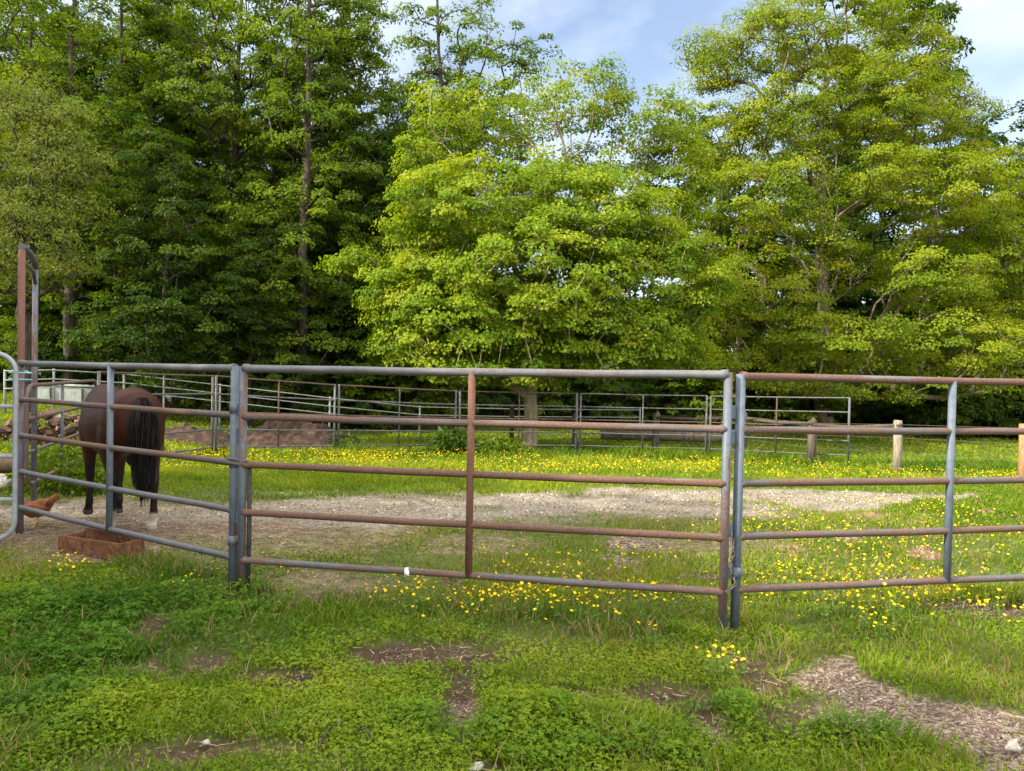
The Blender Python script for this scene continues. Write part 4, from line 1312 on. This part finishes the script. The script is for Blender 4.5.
hz0 = 0.0
HEAD = R(133)
horse = empty('horse', (0, 0, 0), HEAD, 'bay horse with black tail and white hind socks standing behind the left panel facing away', 'horse')
mb = MB()
S = [(-.80, 1.03, .12, .10), (-.765, 1.04, .215, .185), (-.68, 1.045, .285, .25), (-.54, 1.045, .318, .275), (-.36, 1.02, .318, .275), (-.12, .985, .33, .305), (.1, .975, .338, .305), (.28, 1.0, .35, .27),
     (.42, 1.03, .35, .225), (.54, 1.05, .3, .18), (.63, 1.06, .22, .13), (.68, 1.06, .1, .07)]
mb.loft([((x, 0, z), (0, 1, 0), (0, 0, 1), w, h) for x, z, h, w in S], 24)
# haunches
for s, dx, kx in ((1, .28, .02), (-1, -.06, 0)):
    limb(mb, [(-.5, .13 * s, 1.1, .22, .12), (-.5 + dx * .15, .15 * s, .95, .23, .135), (-.49 + dx * .35, .155 * s, .8, .175, .115), (-.53 + dx * .55, .15 * s, .66, .115, .085), (-.62 + dx * .75, .14 * s, .53, .07, .058), (-.665 + dx * .85, .135 * s, .46, .062, .05),
              (-.665 + dx * .92, .135 * s, .38, .043, .038), (-.66 + dx * .97, .135 * s, .26, .036, .033), (-.655 + dx, .135 * s, .165, .044, .042), (-.62 + dx, .135 * s, .1, .036, .038), (-.6 + dx, .135 * s, .065, .05, .05), (-.585 + dx, .135 * s, .004, .066, .06)])
for s, dx in ((1, .06), (-1, -.04)):
    limb(mb, [(.46, .12 * s, 1.1, .16, .09), (.42, .15 * s, .95, .15, .1), (.39 + dx * .2, .155 * s, .8, .115, .085), (.40 + dx * .4, .145 * s, .66, .083, .066), (.41 + dx * .6, .135 * s, .5, .056, .05), (.415 + dx * .7, .13 * s, .42, .056, .05),
              (.41 + dx * .8, .13 * s, .33, .038, .035), (.41 + dx * .9, .13 * s, .2, .036, .034), (.41 + dx, .13 * s, .14, .043, .042), (.44 + dx, .13 * s, .085, .035, .037), (.455 + dx, .13 * s, .055, .048, .048), (.465 + dx, .13 * s, .004, .062, .058)])
# neck and lowered head, turned to the right
def chain_loft(mb, pts, n=16):
    secs = []
    for i, (x, y, z, rs, rv) in enumerate(pts):
        a = Vector(pts[max(0, i - 1)][:3]); b = Vector(pts[min(len(pts) - 1, i + 1)][:3])
        t = (b - a).normalized(); s = Vector((0, 0, 1)).cross(t); s = s.normalized() if s.length > .05 else Vector((0, 1, 0))
        secs.append(((x, y, z), s, t.cross(s).normalized(), rs, rv))
    mb.loft(secs, n)
chain_loft(mb, [(.40, 0, 1.1, .13, .25), (.6, -.04, 1.08, .11, .23), (.78, -.12, 1.02, .09, .18), (.95, -.22, .95, .075, .145), (1.08, -.32, .88, .07, .125), (1.15, -.38, .83, .06, .1)])
chain_loft(mb, [(1.08, -.32, .9, .07, .09), (1.16, -.39, .80, .095, .115), (1.22, -.44, .68, .085, .1), (1.27, -.48, .54, .06, .075), (1.30, -.5, .45, .055, .06), (1.31, -.51, .39, .04, .04)])
for s in (-1, 1): mb.loft([((1.08 + s * .03, -.3 + s * .05, .95), (1, 0, 0), (0, 1, 0), .03, .03), ((1.09 + s * .04, -.3 + s * .065, 1.02), (1, 0, 0), (0, 1, 0), .028, .02), ((1.1 + s * .04, -.31 + s * .07, 1.09), (1, 0, 0), (0, 1, 0), .008, .008)], 8)
m, nt, N, L, out = new_mat('bay coat')
ca = attr(nt, 'coat')
nn = noise(nt, 90, 3, .6)
cc = mix(nt, math_n(nt, 'MULTIPLY', nn, .35), ca.outputs['Color'], (.01, .006, .004))
principled(nt, out, cc, .5, 0, nn, .15, .004, .1)
body = remeshed(mb, 'body', .016, 8, m)
body.parent = horse
me = body.data
n = len(me.vertices); co = np.empty(n * 3, np.float32); me.vertices.foreach_get('co', co); co = co.reshape(-1, 3)
bay = np.array([.036, .0105, .0055]); blk = np.array([.013, .010, .010]); tan = np.array([.075, .034, .016]); wht = np.array([.5, .44, .38])
jit = .1 * (vn(co[:, 0] + co[:, 1], co[:, 2], 14, 3) - .5)
k = sstep(.66, .5, co[:, 2] + jit)
c = bay[None] * (1 + .5 * (fbm(co[:, 0] + co[:, 1], co[:, 2], 3, 7) - .5))[:, None]
fl = sstep(.95, .72, co[:, 2]) * sstep(.6, .3, np.abs(co[:, 0] + .1))
c = c * (1 - .35 * fl[:, None]) + tan[None] * .35 * fl[:, None]
c = c * (1 - k[:, None]) + blk[None] * k[:, None]
w1 = sstep(.20, .15, co[:, 2] + jit) * (co[:, 0] < -.1)
w1 = w1 * np.where(co[:, 1] > 0, .55, 1.0)
hoof = co[:, 2] < .05
c = c * (1 - w1[:, None]) + wht[None] * w1[:, None]
c = np.where(hoof[:, None] & (w1[:, None] < .3), np.array([.05, .04, .035])[None], c)
c = np.where((hoof & (w1 > .3))[:, None], np.array([.34, .28, .22])[None], c)
a = me.attributes.new('coat', 'FLOAT_COLOR', 'POINT')
a.data.foreach_set('color', np.concatenate([c, np.ones((n, 1))], 1).astype(np.float32).ravel())
M['hair'] = tint_mat('black hair', [(0, (.004, .0035, .004)), (1, (.013, .011, .011))], .6, .12)


def hair(name, strands, w, parent):
    """strands: list of polylines; flat ribbons twisted a little"""
    V, Fc, T = [], [], []; b = 0
    rr = np.random.default_rng(6)
    for pl_ in strands:
        pl_ = np.array(pl_); k = len(pl_)
        a = rr.random() * 6.28; s = np.array([math.cos(a), math.sin(a), 0])
        ww = w * np.linspace(1, .35, k)[:, None]
        V.append(np.concatenate([pl_ - s * ww, pl_ + s * ww])); i = np.arange(k - 1)
        Fc.append(np.stack([b + i, b + i + 1, b + k + i + 1, b + k + i], 1)); b += 2 * k
        T.append(np.full(k - 1, rr.random()))
    return link(name, mesh_np(name, np.concatenate(V), np.concatenate(Fc), M['hair'], np.concatenate(T), smooth=True), parent)


rr = np.random.default_rng(16)
st_ = []
for i in range(1500):
    a = rr.random() * 6.28; q = math.sqrt(rr.random())
    sx, sy = q * math.cos(a), q * math.sin(a)
    end = .22 + .35 * rr.random() ** 1.5 + .25 * q
    P = []
    for t in np.linspace(0, 1, 9):
        z = 1.27 + (end - 1.27) * t
        wide = .045 + .085 * math.sin(min(1, t * 1.8) * math.pi * .5) * (1 - .5 * max(0, t - .55) / .45)
        P.append((-.79 - .075 * math.sin(min(1, t * 3) * 1.57) + sx * wide * .6 + .03 * t * rr.normal() * .4, sy * wide + .02 * math.sin(t * 4 + i) * t, z))
    st_.append(P)
hair('tail', st_, .0045, horse)
st_ = []
for i in range(320):
    t0 = rr.random()
    base = np.array([.40 + t0 * .68, -.02 - .30 * t0 ** 1.4, 1.37 - .35 * t0 ** 1.2 + .0])
    side = 1 if rr.random() < .7 else -1
    P = []
    for t in np.linspace(0, 1, 6):
        P.append((base[0] + .05 * t * rr.normal() * .3, base[1] + side * .12 * math.sin(t * 1.57), base[2] + .03 - .26 * t ** 1.4))
    st_.append(P)
hair('mane', st_, .006, horse)
# stand it on the soil: right hind hoof near photo position
hoof_r = Vector((-.645, -.135, 0)); tgt = gnd(151, 529)
rot = Matrix.Rotation(HEAD, 3, 'Z'); off = rot @ hoof_r
horse.location = (tgt[0] - off.x, tgt[1] - off.y, float(gz(tgt[0], tgt[1])) - .004)
horse.scale = (1, 1, 1)

# ------------------------------------------------------------------ hen
hp = gnd(36, 527)
hen = empty('hen', (hp[0], hp[1], hp[2]), R(200), 'reddish brown hen standing beside the rusty gate post', 'hen')
mb = MB()
mb.loft([((x, 0, z), (0, 1, 0), (0, 0, 1), w, h) for x, z, h, w in ((-.15, .24, .03, .03), (-.11, .215, .07, .06), (-.04, .185, .09, .08), (.04, .175, .085, .078), (.1, .185, .06, .055), (.13, .2, .03, .03))], 16)
chain_loft(mb, [(.06, 0, .2, .05, .055), (.11, 0, .24, .036, .04), (.14, 0, .285, .024, .026), (.155, 0, .32, .024, .026), (.175, 0, .335, .02, .022), (.195, 0, .333, .01, .012)], 12)
b_ = remeshed(mb, 'body', .008, 4, M['feather']); b_.parent = hen
mb = MB()
for k in range(7):
    a = (k - 3) * .16
    mb.loft([((-.1, a * .12, .22), (0, 1, 0), (.5, 0, .8), .012, .02), ((-.145, a * .3, .27), (0, 1, 0), (.5, 0, .8), .014, .032), ((-.165, a * .4, .31 - abs(a) * .05), (0, 1, 0), (.5, 0, .8), .006, .016)], 8)
mb.build('tail', M['feather'], hen)
for s in (-1, 1):
    o = MB().loft([((.06, s * .07, .2), (0, 0, 1), (0, 1, 0), .03, .012), ((-.02, s * .086, .19), (0, 0, 1), (0, 1, 0), .055, .014), ((-.12, s * .06, .2), (0, 0, 1), (0, 1, 0), .015, .008)], 10).build('wing', M['feather'], hen)
    mb = MB().tube([(0, s * .035, .12), (-.01, s * .035, .06), (0, s * .035, .004)], [.012, .006, .006], 6)
    for a in (-.5, 0, .5, 3.14): mb.tube([(0, s * .035, .006), (.04 * math.cos(a), s * .035 + .04 * math.sin(a), .003)], [.005, .003], 5)
    mb.build('leg', M['beak'], hen)
MB().loft([((.165, 0, .345), (0, 1, 0), (1, 0, 0), .006, .028), ((.165, 0, .365), (0, 1, 0), (1, 0, 0), .006, .03), ((.15, 0, .385), (0, 1, 0), (1, 0, 0), .004, .012)], 8).build('comb', M['comb'], hen)
MB().tube([(.192, 0, .333), (.222, 0, .325)], [.009, .002], 6).build('beak', M['beak'], hen)

# ------------------------------------------------------------------ light, sky
SUN_EL = R(33); SUN_AZ_DIR = np.array([.92, .39])   # horizontal direction the light travels
SUN_AZ_DIR = SUN_AZ_DIR / np.linalg.norm(SUN_AZ_DIR)
ld = Vector((SUN_AZ_DIR[0] * math.cos(SUN_EL), SUN_AZ_DIR[1] * math.cos(SUN_EL), -math.sin(SUN_EL)))
sun_d = bpy.data.lights.new('sun', 'SUN'); sun_d.energy = 5.0; sun_d.angle = R(.55); sun_d.color = (1, .92, .72)
sun = bpy.data.objects.new('sun', sun_d); COL.objects.link(sun)
sun.rotation_euler = ld.to_track_quat('-Z', 'Y').to_euler()
sun.location = (-30, -12, 30)
w = bpy.data.worlds.new('World'); scene.world = w; w.use_nodes = True
nt = w.node_tree; nt.nodes.clear()
out = nt.nodes.new('ShaderNodeOutputWorld'); bg = nt.nodes.new('ShaderNodeBackground')
sky = nt.nodes.new('ShaderNodeTexSky'); sky.sky_type = 'NISHITA'; sky.sun_disc = False
sky.sun_elevation = SUN_EL
to_sun = -ld
sky.sun_rotation = math.atan2(to_sun.x, to_sun.y)
sky.air_density = 1.0; sky.dust_density = .6; sky.ozone_density = 1.6
tc = nt.nodes.new('ShaderNodeTexCoord'); mp = nt.nodes.new('ShaderNodeMapping'); mp.inputs['Scale'].default_value = (1.0, 1.0, 1.6)
mp.inputs['Location'].default_value = (.35, .2, 0)
nt.links.new(tc.outputs['Generated'], mp.inputs[0])
cn = noise(nt, 2.3, 7, .58, vec=mp.outputs[0], dist=.3)
cr = ramp(nt, cn, [(.40, (0, 0, 0)), (.66, (1, 1, 1))])
# unseen bright cloud added overhead and behind the camera to lift foreground shade, thinner and bluer sky low ahead
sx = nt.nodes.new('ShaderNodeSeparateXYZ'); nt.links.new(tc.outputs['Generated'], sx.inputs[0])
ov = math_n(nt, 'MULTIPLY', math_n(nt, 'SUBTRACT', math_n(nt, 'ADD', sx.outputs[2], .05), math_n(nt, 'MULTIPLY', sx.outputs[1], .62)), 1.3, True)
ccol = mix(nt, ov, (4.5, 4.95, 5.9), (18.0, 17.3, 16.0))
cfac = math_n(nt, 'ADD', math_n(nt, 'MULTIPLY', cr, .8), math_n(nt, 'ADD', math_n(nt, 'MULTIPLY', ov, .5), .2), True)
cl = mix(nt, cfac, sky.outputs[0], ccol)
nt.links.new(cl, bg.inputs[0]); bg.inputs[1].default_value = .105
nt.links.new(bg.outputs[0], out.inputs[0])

scene.view_settings.view_transform = 'Standard'
scene.view_settings.look = 'None'
scene.view_settings.exposure = 1.2
scene.view_settings.gamma = 1.0
scene.view_settings.use_curve_mapping = False
cy = scene.cycles
cy.max_bounces = 6; cy.diffuse_bounces = 3; cy.transmission_bounces = 4; cy.glossy_bounces = 2
cy.use_denoising = True
